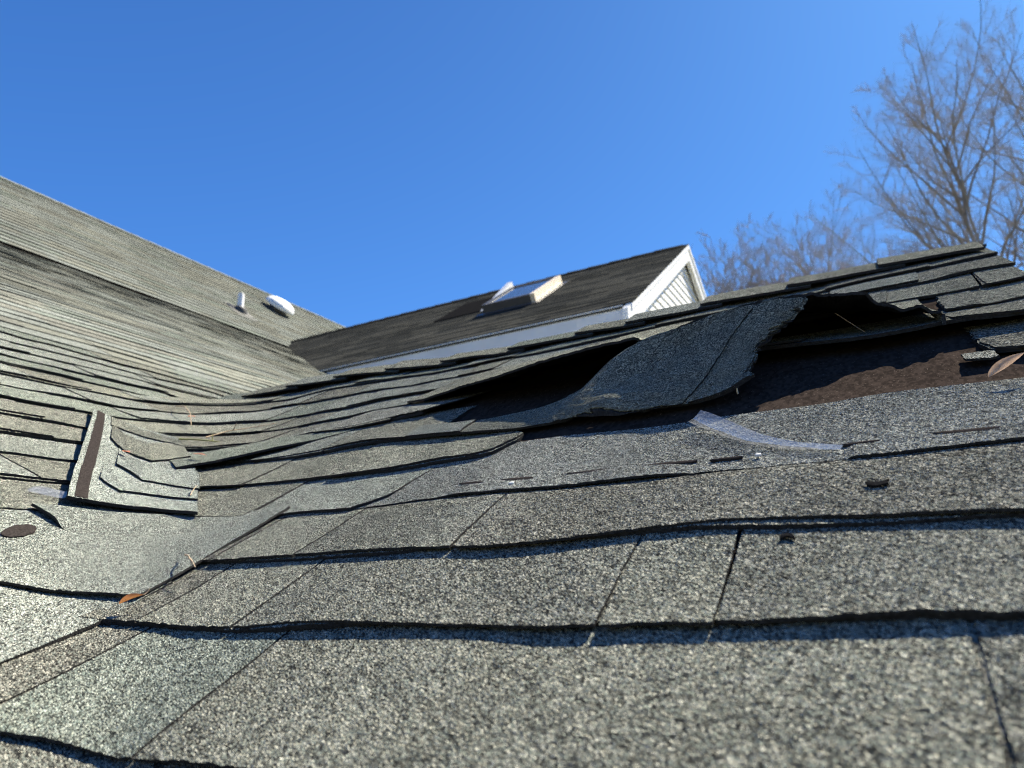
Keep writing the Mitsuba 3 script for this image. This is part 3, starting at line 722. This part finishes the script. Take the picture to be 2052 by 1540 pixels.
UPN = np.array([0, -0.5, 0.866])
leaf('dry_leaf', at(0.099, 0.915, 0.006), at(0.139, 0.945, 0.020), 0.0078, np.array([-0.1, -0.75, 0.8]), 0.25, 'tan_leaf', 'large tan curled leaf on the bare felt by the torn shingle remnant', 0.22)
def valley_leaf(key, a0, k0, a1, k1, width, mat, label, h=0.012, curl=0.5, stem=0.0):
    p, n = on_valley(a0, k0, h); q, _ = on_valley(a1, k1, h + 0.004)
    leaf(key, p, q, width, n, curl, mat, label, stem)
valley_leaf('dry_leaf_001', 0.040, 0.08, 0.074, 0.185, 0.0045, 'orange_leaf', 'narrow orange leaf at the corner of the woven valley sheet in the foreground', 0.016, 0.9, 0.3)
valley_leaf('dry_leaf_002', -0.173, 4.23, -0.150, 4.07, 0.005, 'pink_leaf', 'small red leaf scrap lying on the loose shingle piece', 0.018, 0.4)
valley_leaf('dry_leaf_003', 0.008, 4.03, 0.048, 3.82, 0.004, 'pink_leaf', 'small red leaf scrap above the lifted shingle edge in the valley', 0.020, 0.4)
valley_leaf('dry_leaf_004', -0.118, 7.12, -0.090, 6.98, 0.006, 'pink_leaf', 'tiny pink leaf scrap high in the valley', 0.016, 0.4)
def twig(key, pts, rad, mat, label, forks=()):
    bag = Bag(); p = []
    for a, k, h in pts: p.append(on_valley(a, k, h)[0])
    p = np.array(p); t = np.linspace(0, 1, len(p)); g = np.stack([np.interp(np.linspace(0, 1, 18), t, p[:, d]) for d in range(3)], 1)
    g += 0.0012 * np.stack([fb(np.linspace(0, 1, 18) * 3, np.zeros(18) + d, 0.6, 170) for d in range(3)], 1)
    tube(bag, g, np.linspace(rad, rad * 0.6, 18), 6)
    for f, dv in forks:
        b = g[int(f * 17)]; tube(bag, [b, b + 0.5 * np.array(dv), b + np.array(dv)], [rad * 0.7, rad * 0.6, rad * 0.4], 5)
    bag.put(key, mat); thing_labels(key, label, 'twig')
twig('twig', [(0.106, 0.95, 0.014), (0.118, 0.84, 0.022), (0.130, 0.74, 0.024), (0.140, 0.66, 0.020)], 0.0011, 'dry_stem', 'small forked twig standing at the end of a course in the left foreground', ((0.75, (0.006, -0.004, -0.006)), (0.82, (-0.004, -0.003, 0.005))))
twig('twig_001', [(0.058, 2.44, 0.016), (0.062, 2.54, 0.020), (0.066, 2.66, 0.021)], 0.0010, 'dry_stem', 'short pale twig at the lower right corner of the loose shingle piece')
twig('twig_002', [(0.00, 5.30, 0.016), (0.06, 5.55, 0.020), (0.13, 5.72, 0.020), (0.21, 5.95, 0.018)], 0.0016, 'dry_stem', 'long reddish twig lying across the valley', ((0.45, (0.02, -0.01, 0.012)),))
twig('twig_003', [(-0.075, 5.22, 0.016), (-0.03, 5.12, 0.018), (0.02, 5.0, 0.018), (0.05, 4.95, 0.016)], 0.0022, 'green_stem', 'mossy greenish stem in the valley above the lifted shingle edge', ((0.8, (0.006, -0.006, 0.012)),))
twig('twig_004', [(-0.20, 8.2, 0.014), (-0.15, 7.6, 0.03), (-0.11, 7.0, 0.03), (-0.085, 6.5, 0.012)], 0.0016, 'dry_stem', 'thin grey twig arching in the upper part of the valley')
bag = Bag(); g = np.linspace(0, 1, 12)[:, None]
tube(bag, at(-0.054, 1.24, 0.044) * (1 - g) + at(-0.017, 1.22, 0.012) * g, 0.0007, 5); bag.put('twig_005', 'dry_stem'); thing_labels('twig_005', 'fine straight stalk inside the dark hollow under the arched sheet', 'twig')
# small flecks torn loose
for n, (x, v, w) in enumerate(((-0.021, v_of(1.42), 0.010), (-0.09, v_of(0.84), 0.007))):
    i, j = np.meshgrid(np.linspace(-1, 1, 10), np.linspace(-1, 1, 8), indexing='ij')
    rad = 1 + 0.7 * fb(np.arctan2(i, j), i * 0, 0.7, 180 + n)
    P = at(x + 0.8 * w * i * rad, v + 0.35 * w * j * rad + 0.004 * i * i * (1 if n == 0 else -1), (0.0058, 0.0028)[n] + 0.0015 * fb(i, j, 0.8, 185 + n))
    N = grid_normals(P); N[N[..., 2] < 0] *= -1
    bag = Bag(); slab_from_grid(bag, P, N, 0.002, np.stack([i, j], -1)); key = bag.put('asphalt_fleck', 'asphalt')
    thing_labels(key, ('dark chip of asphalt stuck on the shingle below the plastic release strip', 'dark asphalt chip on the second foreground course')[n], 'asphalt chip')

# ---------------------------------------------------------------- upper roof, behind and above the main slope
UX, UZ, UT = -8.10, 3.80, math.tan(math.radians(40.0))
URX = -10.70                                                   # its ridge
def P_upper(y, s):
    y, s = np.broadcast_arrays(np.asarray(y, float), np.asarray(s, float))
    return np.stack([UX - s * math.cos(math.radians(40)), y, UZ + s * math.sin(math.radians(40))], -1)
def flat_rows(bag, fn, y0, y1fn, s_top, expo, r, th, light, nU=(0, -1)):
    k = 0
    while k * expo < s_top - 0.02:
        s0, s1 = k * expo, min((k + 1.15) * expo, s_top)
        y = y0; y1 = y1fn(s0)
        while y < y1 - 0.05:
            ye = min(y + r.uniform(0.2, 0.75), y1)
            a = fn(np.array([[y + 0.001, y + 0.001], [ye, ye]]), np.array([[s0, s1], [s0, s1]]))
            N = grid_normals(a); N[N[..., 2] < 0] *= -1
            up = th + (0.003 if r.random() < 0.5 else 0)
            P = a + N * np.array([[up, 0.002], [up, 0.002]])[..., None]
            tone = int(r.choice(light))
            uv = np.stack([np.array([[y, y], [ye, ye]]), 2 * tone + np.array([[0.1, 0.3], [0.1, 0.3]])], -1)
            slab_from_grid(bag, P, N, 0.012, uv)
            y = ye
        k += 1
r = np.random.default_rng(21)
bag = Bag()
S_U = (UX - URX) / math.cos(math.radians(40))
flat_rows(bag, P_upper, -1.5, lambda s: 16.0, S_U, EXPO, r, 0.017, [0, 0, 1, 7, 0, 3])
bag.put('house__upper_roof__shingle_field', 'granule_upper', smooth=False)
labels['house__upper_roof__shingle_field'] = {'label': 'pale grey shingle courses of the upper roof', 'kind': 'stuff'}
zr = UZ + S_U * math.sin(math.radians(40))
yv = -1.5
while yv < 16:
    bag = Bag()
    q, c = np.meshgrid(np.linspace(yv, yv + 0.36, 3), np.linspace(-1, 1, 9), indexing='ij')
    P = np.stack([URX - c * 0.13, q, zr - (np.sqrt((c * 0.13) ** 2 + 4e-4) - 0.02) * 0.8 + 0.010 + 0.008 * (yv + 0.36 - q) / 0.36], -1)
    N = grid_normals(P); N[N[..., 2] < 0] *= -1
    slab_from_grid(bag, P, N, 0.006, np.stack([q, 2 * 0 + 0.2 + c * 0.1], -1))
    bag.put('house__upper_roof__ridge_cap', 'granule_far')
    yv += 0.30
bag = Bag()
hexa(bag, np.array([[URX - 3, -1.5, zr - 2.6], [URX, -1.5, zr - 0.08], [URX, 16, zr - 0.08], [URX - 3, 16, zr - 2.6], [URX - 3, -1.5, zr - 2.57], [URX, -1.5, zr - 0.02], [URX, 16, zr - 0.02], [URX - 3, 16, zr - 2.57]]))
bag.put('house__upper_roof__rear_slope', 'granule_far', smooth=False)

# decks under the far fields
bag = Bag()
for z_off, th in ((-0.016, 0.02),):
    y, k = np.meshgrid(np.linspace(-0.75, 6.55, 40), np.linspace(3.0, K_TOP, 80), indexing='ij')
    y = np.where(y > y_end(30) , y, y)
    ye = np.array([min(6.55, y_end(kk)) if zm(kk) < WZ - 0.25 else y_end(kk) for kk in k[0]])
    y = -0.75 + (y + 0.75) / 7.3 * (ye[None, :] + 0.75)
    gable = (k < RIDGE_K + 0.4)
    y = np.where(gable, np.minimum(y, yn(k) - 0.25), y)
    P = P_main(y, k); P[..., 2] -= 0.02
    slab_from_grid(bag, P, np.zeros_like(P) + np.array([0, 0, 1.0]), 0.02, np.stack([y, k], -1))
bag.put('house__main_roof__deck', 'felt')
bag = Bag()
P = P_upper(np.array([[-1.5, -1.5], [16, 16]]), np.array([[-0.02, S_U], [-0.02, S_U]])); P[..., 2] -= 0.012
slab_from_grid(bag, P, np.zeros_like(P) + np.array([0, 0, 1.0]), 0.04, np.zeros((2, 2, 2)))
bag.put('house__upper_roof__deck', 'felt', smooth=False)

# ---------------------------------------------------------------- rear wing: dark roof, white eave and gable end
WRY = 8.40
def P_wing(x, s):
    x, s = np.broadcast_arrays(np.asarray(x, float), np.asarray(s, float))
    a = math.radians(33.3)
    return np.stack([x, WY + s * math.cos(a), WZ + s * math.sin(a)], -1)
def wing_x0(s):
    z = WZ + s * math.sin(math.radians(33.3))
    return -(z + 0.42) / TANM - 0.12 if z < UZ else UX - (z - UZ) / UT - 0.12
GX = -1.92                                                      # the gable end
S_W = (WRY - WY) / math.cos(math.radians(33.3))
bag = Bag()
def fnw(y, s): return P_wing(y, s)
k = 0
while k * EXPO < S_W - 0.02:
    s0, s1 = k * EXPO, min((k + 1.15) * EXPO, S_W)
    x = wing_x0(s0)
    while x < GX + 0.03:
        xe = min(x + r.uniform(0.15, 0.6), GX + 0.05)
        a = P_wing(np.array([[x, x], [xe - 0.002, xe - 0.002]]), np.array([[s0, s1], [s0, s1]]))
        N = grid_normals(a); N[N[..., 2] < 0] *= -1
        up = 0.006 + (0.004 if r.random() < 0.5 else 0)
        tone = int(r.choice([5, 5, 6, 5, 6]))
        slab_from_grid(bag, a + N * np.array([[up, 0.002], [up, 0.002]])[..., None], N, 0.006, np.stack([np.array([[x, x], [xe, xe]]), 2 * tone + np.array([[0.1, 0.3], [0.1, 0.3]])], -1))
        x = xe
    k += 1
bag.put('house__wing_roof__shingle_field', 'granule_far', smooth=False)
labels['house__wing_roof__shingle_field'] = {'label': 'dark charcoal shingle courses in grazing light', 'kind': 'stuff'}
zw = WZ + (WRY - WY) * WT
xv = -9.2
while xv < GX - 0.3:
    bag = Bag()
    q, c = np.meshgrid(np.linspace(xv, xv + 0.36, 3), np.linspace(-1, 1, 9), indexing='ij')
    P = np.stack([q, WRY + c * 0.13, zw - (np.sqrt((c * 0.13) ** 2 + 4e-4) - 0.02) * 0.66 + 0.008 + 0.01 * (xv + 0.36 - q) / 0.36], -1)
    N = grid_normals(P); N[N[..., 2] < 0] *= -1
    slab_from_grid(bag, P, N, 0.006, np.stack([q, 2 * 5 + 0.2 + c * 0.1], -1))
    bag.put('house__wing_roof__ridge_cap', 'granule_far'); xv += 0.30
bag = Bag()
P = P_wing(np.array([[-9.6, -9.6], [GX - 0.02, GX - 0.02]]), np.array([[0.0, S_W], [0.0, S_W]])); P[..., 2] -= 0.008
slab_from_grid(bag, P, np.zeros_like(P) + np.array([0, 0, 1.0]), 0.03, np.zeros((2, 2, 2)))
hexa(bag, np.array([[-9.6, WRY, zw - 0.06], [GX + 0.04, WRY, zw - 0.06], [GX + 0.04, 2 * WRY - WY, WZ - 0.06], [-9.6, 2 * WRY - WY, WZ - 0.06], [-9.6, WRY, zw - 0.02], [GX + 0.04, WRY, zw - 0.02], [GX + 0.04, 2 * WRY - WY, WZ - 0.02], [-9.6, 2 * WRY - WY, WZ - 0.02]]))
bag.put('house__wing_roof__deck', 'granule_far', smooth=False)

# fascia, soffit panels with vents, wall
bag = Bag(); box(bag, (-5.9, WY + 0.010, WZ - 0.170), (GX - 0.05, WY + 0.035, WZ - 0.005)); bag.put('house__wing_eave__fascia', 'white_metal', smooth=False)
bag = Bag(); box(bag, (-5.9, WY - 0.006, WZ - 0.016), (GX - 0.05, WY + 0.012, WZ - 0.006)); bag.put('house__wing_eave__drip_edge', 'white_metal', smooth=False)
x = -5.6; i = 0
while x < GX - 0.1:
    xe = min(x + 0.405, GX - 0.06)
    bag = Bag(); box(bag, (x, WY + 0.036, WZ - 0.136), (xe - 0.004, WY + 0.52, WZ - 0.124)); bag.put('house__wing_eave__soffit_panel', 'soffit_vinyl', smooth=False)
    if i % 1 == 0:
        bag = Bag(); tube(bag, [(x + 0.2, WY + 0.20, WZ - 0.143), (x + 0.2, WY + 0.20, WZ - 0.135)], 0.022, 10); bag.put('house__wing_eave__soffit_vent', 'dark_metal', smooth=False)
    x = xe; i += 1
bag = Bag(); box(bag, (-5.6, WY + 0.50, -Z0), (GX - 0.15, 2 * WRY - WY - 0.5, WZ - 0.13)); bag.put('house__wing_wall', 'wall_paint', smooth=False)

# gable end: lap siding boards between white rake boards, boxed return
def gz(y): return zw - abs(y - WRY) * WT - 0.03
half = WRY - WY
z0 = WZ - 0.30
board = 0.105
z = z0
while z < zw - 0.25:
    zt = z + board
    def half_at(zz): return max(0.02, (zw - 0.05 - zz) / WT)
    a, b = min(half_at(z), half - 0.02), min(half_at(zt), half - 0.02)
    bag = Bag()
    hexa(bag, np.array([[GX - 0.075, WRY - a, z], [GX - 0.044, WRY - a, z], [GX - 0.044, WRY + a, z], [GX - 0.075, WRY + a, z], [GX - 0.075, WRY - b, zt], [GX - 0.058, WRY - b, zt], [GX - 0.058, WRY + b, zt], [GX - 0.075, WRY + b, zt]]))
    bag.put('house__wing_gable__siding_board', 'white_vinyl', smooth=False)
    z = zt
bag = Bag(); box(bag, (GX - 0.2, WY + 0.5, -Z0), (GX - 0.09, 2 * WRY - WY - 0.5, z0 + 0.05)); bag.put('house__wing_gable__wall', 'white_vinyl', smooth=False)
RB = 0.21
for s in (-1, 1):
    bag = Bag()
    yo, yi = WRY + s * (half + 0.02), WRY
    top = lambda y: zw - abs(y - WRY) * WT - 0.004
    ring = [(yo, top(yo) - RB), (yi, top(yi) - RB), (yi, top(yi)), (yo, top(yo))]
    if s > 0: ring = [ring[1], ring[0], ring[3], ring[2]]
    for off, drop, dx0, dx1 in ((0, 0, -0.02, 0.03), (0, 0, 0.0305, 0.042)):
        rg = ring if dx0 < 0 else [(ring[0][0], ring[3][1] - 0.06) if s < 0 else (ring[0][0], ring[3][1] - 0.06), (ring[1][0], ring[2][1] - 0.06), ring[2], ring[3]]
        hexa(bag, np.array([[GX + dx0, y, zz] for y, zz in rg] + [[GX + dx1, y, zz] for y, zz in rg])[[0, 1, 2, 3, 4, 5, 6, 7]])
    bag.put('house__wing_gable__rake_board', 'white_vinyl', smooth=False)
for s in (-1, 1):
    y0, y1 = WRY + s * (half + 0.12), WRY + s * (half - 0.40)
    poly = [(y0 - s * 0.05, WZ - 0.05), (y0, WZ - 0.09), (y0, WZ - 0.20), (y0 - s * 0.10, WZ - 0.30), (y1, WZ - 0.30), (y1, WZ + 0.14)]
    bag = Bag(); n = len(poly)
    for d in (0.031, -0.02):
        vv = np.array([[GX + (d if d > 0 else d), y, zz] for y, zz in poly]); bag.add(vv, np.array([[0, i, i + 1] for i in range(1, n - 1)]))
    for i in range(n):
        (ya, za), (yb, zb) = poly[i], poly[(i + 1) % n]
        bag.add([[GX + 0.031, ya, za], [GX - 0.02, ya, za], [GX - 0.02, yb, zb], [GX + 0.031, yb, zb]], [[0, 1, 2, 3]])
    bag.put('house__wing_gable__eave_return', 'white_vinyl', smooth=False)

# skylights on the wing roof
def on_wing(x, s, h):
    a = math.radians(33.3)
    p = P_wing(x, s)
    return p + np.stack([0 * np.asarray(h, float), -math.sin(a) * np.asarray(h, float), math.cos(a) * np.asarray(h, float)], -1)
def wing_box(bag, x0, x1, s0, s1, h0, h1, h1b=None):
    h1b = h1 if h1b is None else h1b
    c = [on_wing(x0, s0, h0), on_wing(x1, s0, h0), on_wing(x1, s1, h0), on_wing(x0, s1, h0), on_wing(x0, s0, h1), on_wing(x1, s0, h1), on_wing(x1, s1, h1b), on_wing(x0, s1, h1b)]
    hexa(bag, np.array(c))
def skylight(x0, x1, s0, s1, h, hb, side):
    w = 0.055
    bag = Bag(); wing_box(bag, x0 + w, x1 - w, s0, s0 + w, 0, h - 0.002, h - 0.002); bag.put(K + '__lower_rail', 'dark_metal', smooth=False)
    bag = Bag(); wing_box(bag, x0 + w, x1 - w, s1 - w, s1, 0, hb - 0.002); bag.put(K + '__upper_rail', 'dark_metal', smooth=False)
    for a, b, mat in ((x0, x0 + w, 'dark_metal'), (x1 - w, x1, side)):
        bag = Bag(); wing_box(bag, a, b, s0, s1, 0, h, hb); bag.put(K + '__side_rail', mat, smooth=False)
    bag = Bag(); wing_box(bag, x0 + w, x1 - w, s0 + w, s1 - w, h - 0.03, h - 0.012, hb - 0.012); bag.put(K + '__pane', 'skylight_glass', smooth=False)
    bag = Bag(); wing_box(bag, x0 - 0.07, x1 + 0.07, s0 - 0.1, s0 - 0.002, 0.011, 0.015); wing_box(bag, x1 + 0.002, x1 + 0.07, s0, s1 + 0.06, 0.011, 0.015); bag.put(K + '__flashing', 'dark_metal', smooth=False)
K = 'house__skylight'
skylight(-3.98, -3.30, 1.20, 2.12, 0.11, 0.11, 'cream_metal')
labels['house__skylight'] = {'label': 'nearer skylight with a cream side rail'}
K = 'house__skylight_001'
bag = Bag(); wing_box(bag, -4.13, -4.06, 1.42, 2.36, 0.0, 0.015, 0.15); bag.put(K + '__side_rail', 'white_metal', smooth=False)
bag = Bag(); wing_box(bag, -4.80, -4.135, 1.42, 2.36, 0.0, 0.018); bag.put(K + '__pane', 'asphalt', smooth=False)
labels['house__skylight_001'] = {'label': 'farther skylight with a white wedge-shaped side'}

# vent pipe and round vent on the upper roof
def upper_pt(y, s, h=0):
    a = math.radians(40); p = P_upper(y, s)
    return p + h * np.array([math.sin(a), 0, math.cos(a)])
VP = upper_pt(7.72, 1.04)
bag = Bag(); tube(bag, [VP + [0, 0, -0.1], VP + [0, 0, 0.30], VP + [0, 0, 0.31]], [0.052, 0.052, 0.045], 16); bag.put('house__vent_pipe__pipe', 'white_vinyl')
bag = Bag(); tube(bag, [upper_pt(7.72, 1.04, -0.03), upper_pt(7.72, 1.04, 0.05), upper_pt(7.72, 1.04, 0.09)], [0.13, 0.10, 0.062], 16); bag.put('house__vent_pipe__boot', 'lead_boot')
bag = Bag()
c0 = np.array([[-0.2, -0.25], [0.2, -0.25], [0.2, 0.2], [-0.2, 0.2]])
hexa(bag, np.array([upper_pt(7.72 + y, 1.04 + s, 0.012) for y, s in c0] + [upper_pt(7.72 + y, 1.04 + s, 0.016) for y, s in c0])); bag.put('house__vent_pipe__flashing', 'lead_boot', smooth=False)
DV = (9.3, 2.15)
bag = Bag(); tube(bag, [upper_pt(*DV, -0.02), upper_pt(*DV, 0.14)], [0.17, 0.17], 20); bag.put('house__roof_vent__collar', 'dark_metal')
bag = Bag(); tube(bag, [upper_pt(*DV, 0.10), upper_pt(*DV, 0.13), upper_pt(*DV, 0.19), upper_pt(*DV, 0.235), upper_pt(*DV, 0.255)], [0.275, 0.285, 0.245, 0.155, 0.03], 28); bag.put('house__roof_vent__cap', 'white_metal')

# walls under the roofs
bag = Bag()
def prism_x(bag, x0, x1, poly):
    n = len(poly)
    for x in (x0, x1):
        bag.add([[x, y, z] for y, z in poly], np.array([[0, i, i + 1] for i in range(1, n - 1)]))
    for i in range(n):
        (ya, za), (yb, zb) = poly[i], poly[(i + 1) % n]
        bag.add([[x0, ya, za], [x1, ya, za], [x1, yb, zb], [x0, yb, zb]], [[0, 1, 2, 3]])
prism_x(bag, -2.5, 0.14, [(0.25, -Z0), (3.45, -Z0), (3.45, -0.32), (1.812, 0.63), (0.25, -0.27)])
bag.put('house__gable_wall', 'wall_paint', smooth=False)
bag = Bag()
hexa(bag, np.array([[-8.2, -0.6, -Z0], [-0.75, -0.6, -Z0], [-0.75, 6.4, -Z0], [-8.2, 6.4, -Z0], [-8.2, -0.6, 3.7], [-0.75, -0.6, -0.15], [-0.75, 6.4, -0.15], [-8.2, 6.4, 3.7]]))
bag.put('house__main_wall', 'wall_paint', smooth=False)
bag = Bag()
hexa(bag, np.array([[-12.6, -1.2, -Z0], [-8.25, -1.2, -Z0], [-8.25, 15.6, -Z0], [-12.6, 15.6, -Z0], [-12.6, -1.2, 4.0], [-8.25, -1.2, 3.6], [-8.25, 15.6, 3.6], [-12.6, 15.6, 4.0]]))
bag.put('house__upper_wall', 'wall_paint', smooth=False)
thing_labels('house', 'grey shingled house with damaged gable roof, valley, upper roof and rear wing', 'house')

# ---------------------------------------------------------------- ground
bag = Bag()
g = np.concatenate([np.linspace(-600, -60, 8), np.linspace(-50, 60, 23), np.linspace(70, 600, 8)])
X, Y = np.meshgrid(g, g, indexing='ij')
bag.add(np.stack([X, Y, -Z0 + 0.25 * fb(X, Y, 14, 200)], -1), quads(len(g), len(g)))
bag.put('ground', 'lawn')
labels['ground'] = {'label': 'winter lawn around the house', 'kind': 'structure', 'category': 'ground'}

# ---------------------------------------------------------------- bare trees
def polyline(p, d, L, r, n, wig, up):
    pts = [p]; d = d / np.linalg.norm(d)
    for _ in range(n):
        d = d + r.normal(0, wig, 3) + np.array([0, 0, up]); d /= np.linalg.norm(d)
        pts.append(pts[-1] + d * L / n)
    return np.array(pts)
def tree(key, base, height, lean, label, seed, trunk_r, n_limb, spread, limb_from=0.32, twig_n=9, up=0.10, forks=(), droop=0.0, group=None, az_bias=None, el=0.0, taper=0.82, levels=3, twr=0.0042):
    r = np.random.default_rng(seed)
    base = np.asarray(base, float)
    tp = [base + np.array([0, 0, -0.3])]
    for i in range(1, 15):
        t = i / 14
        tp.append(base + np.array([lean[0] * t + 0.12 * math.sin(i * 1.3 + seed) * t, lean[1] * t, height * t]) + r.normal(0, 0.05, 3) * [1, 1, 0])
    tp = np.array(tp)
    bag = Bag(); tube(bag, tp, np.interp(np.linspace(0, 1, 15), [0, 0.06, 0.5, 1], [trunk_r * 1.5, trunk_r, trunk_r * 0.55, 0.012]), 9); bag.put(key + '__trunk', 'bark')
    twigs = Bag(); mids = Bag()
    def at_t(line, t):
        q = t * (len(line) - 1); i = min(int(q), len(line) - 2); f = q - i
        return line[i] * (1 - f) + line[i + 1] * f, line[i + 1] - line[i]
    def sprout(line, rad, lev, n, L):
        for j in range(n):
            t = r.uniform(0.18, 1.0) if lev > 1 else r.uniform(0.1, 1)
            p, d = at_t(line, t); d = d / np.linalg.norm(d)
            side = r.normal(0, 1, 3); side -= d * (side @ d); side /= np.linalg.norm(side)
            l = L * (1.15 - 0.75 * t) * r.uniform(0.6, 1.2)
            ln = polyline(p, d * 0.72 + side * 0.70 + np.array([0, 0, 0.10]), l, r, 4 if lev > 1 else 3, 0.13, up * 0.7)
            rr_ = rad * (1 - 0.7 * t)
            if lev > 1:
                tube(mids if lev > 1 else twigs, ln, np.linspace(max(rr_ * 0.55, twr * 1.3), twr, len(ln)), 4, False)
                sprout(ln, max(rr_ * 0.5, twr), lev - 1, n, l * 0.55)
            else:
                tube(twigs, ln, np.linspace(twr, twr * 0.55, len(ln)), 3, False)
    for i in range(n_limb):
        t = limb_from + (0.97 - limb_from) * (i + r.uniform(0, 0.8)) / n_limb
        p, d = at_t(tp, t)
        az = (i * 2.399 + r.uniform(-0.5, 0.5)) if az_bias is None else r.normal(az_bias, 1.3)
        e = min(1.35, r.uniform(0.25, 0.7) + 0.45 * t + el)
        d = np.array([math.cos(az) * math.cos(e), math.sin(az) * math.cos(e), math.sin(e)])
        L = spread * (1.12 - taper * t) * r.uniform(0.75, 1.2)
        ln = polyline(p, d, L, r, 8, 0.085, up)
        rad = trunk_r * 0.42 * (1.1 - 0.75 * t)
        bag = Bag(); tube(bag, ln, np.linspace(rad, 0.008, len(ln)), 6); bag.put(key + '__limb', 'bark')
        sprout(ln, rad, levels - 1, twig_n, L * 0.42)
    sprout(tp[9:], trunk_r * 0.3, levels - 1, twig_n, spread * 0.22)
    mids.put(key + '__branches', 'twig_bark'); twigs.put(key + '__twigs', 'twig_bark')
    labels[key + '__twigs'] = {'label': 'mass of fine bare twigs', 'kind': 'stuff'}
    labels[key + '__branches'] = {'label': 'smaller bare branches', 'kind': 'stuff'}
    thing_labels(key, label, 'tree', group)

G = -Z0
tree('bare_tree', (3.25, 19.8, G), 14.7, (-0.95, 0.2), 'tall bare tree near the right edge with a leaning trunk', 3, 0.15, 36, 7.6, 0.38, 12, twr=0.0048, up=0.05, el=0.08, taper=0.70)
tree('bare_tree_001', (5.0, 22.5, G), 16.8, (-0.3, 0.2), 'tallest bare tree, cut by the right edge, behind the leaning trunk', 8, 0.14, 30, 6.2, 0.42, 12, twr=0.0048, up=0.05, el=0.08, taper=0.70)
tree('bare_tree_002', (1.9, 24.5, G), 11.6, (-0.6, 0.2), 'low bare tree just left of the tall leaning one', 14, 0.12, 26, 5.6, 0.38, 12, twr=0.0052, up=0.06, el=0.15, taper=0.55)
tree('bare_tree_003', (-4.5, 30.5, G), 14.4, (-0.8, 0.2), 'upright bare tree rising just right of the white gable peak', 23, 0.14, 26, 6.4, 0.46, 9, twr=0.0105, up=0.05, el=0.50, taper=0.42)
tree('bare_tree_004', (-3.2, 32.0, G), 15.0, (-0.3, 0.2), 'upright bare tree in the middle of the distant clump', 31, 0.14, 26, 6.4, 0.46, 9, twr=0.0105, up=0.05, el=0.50, taper=0.42)
tree('bare_tree_005', (-1.9, 31.0, G), 15.0, (0.2, 0.2), 'upright bare tree at the right of the distant clump', 37, 0.14, 26, 6.4, 0.46, 9, twr=0.0105, up=0.05, el=0.50, taper=0.42)
tree('bare_tree_006', (-5.3, 33.0, G), 13.6, (-0.5, 0.2), 'bare tree partly hidden by the peak of the white gable', 43, 0.14, 26, 6.4, 0.46, 9, twr=0.0105, up=0.05, el=0.50, taper=0.42)
tree('bare_tree_007', (-0.5, 33.5, G), 13.4, (0.3, 0.2), 'lower bare tree in the gap between the distant clump and the tall right tree', 51, 0.14, 26, 6.4, 0.46, 9, twr=0.0105, up=0.05, el=0.50, taper=0.42)
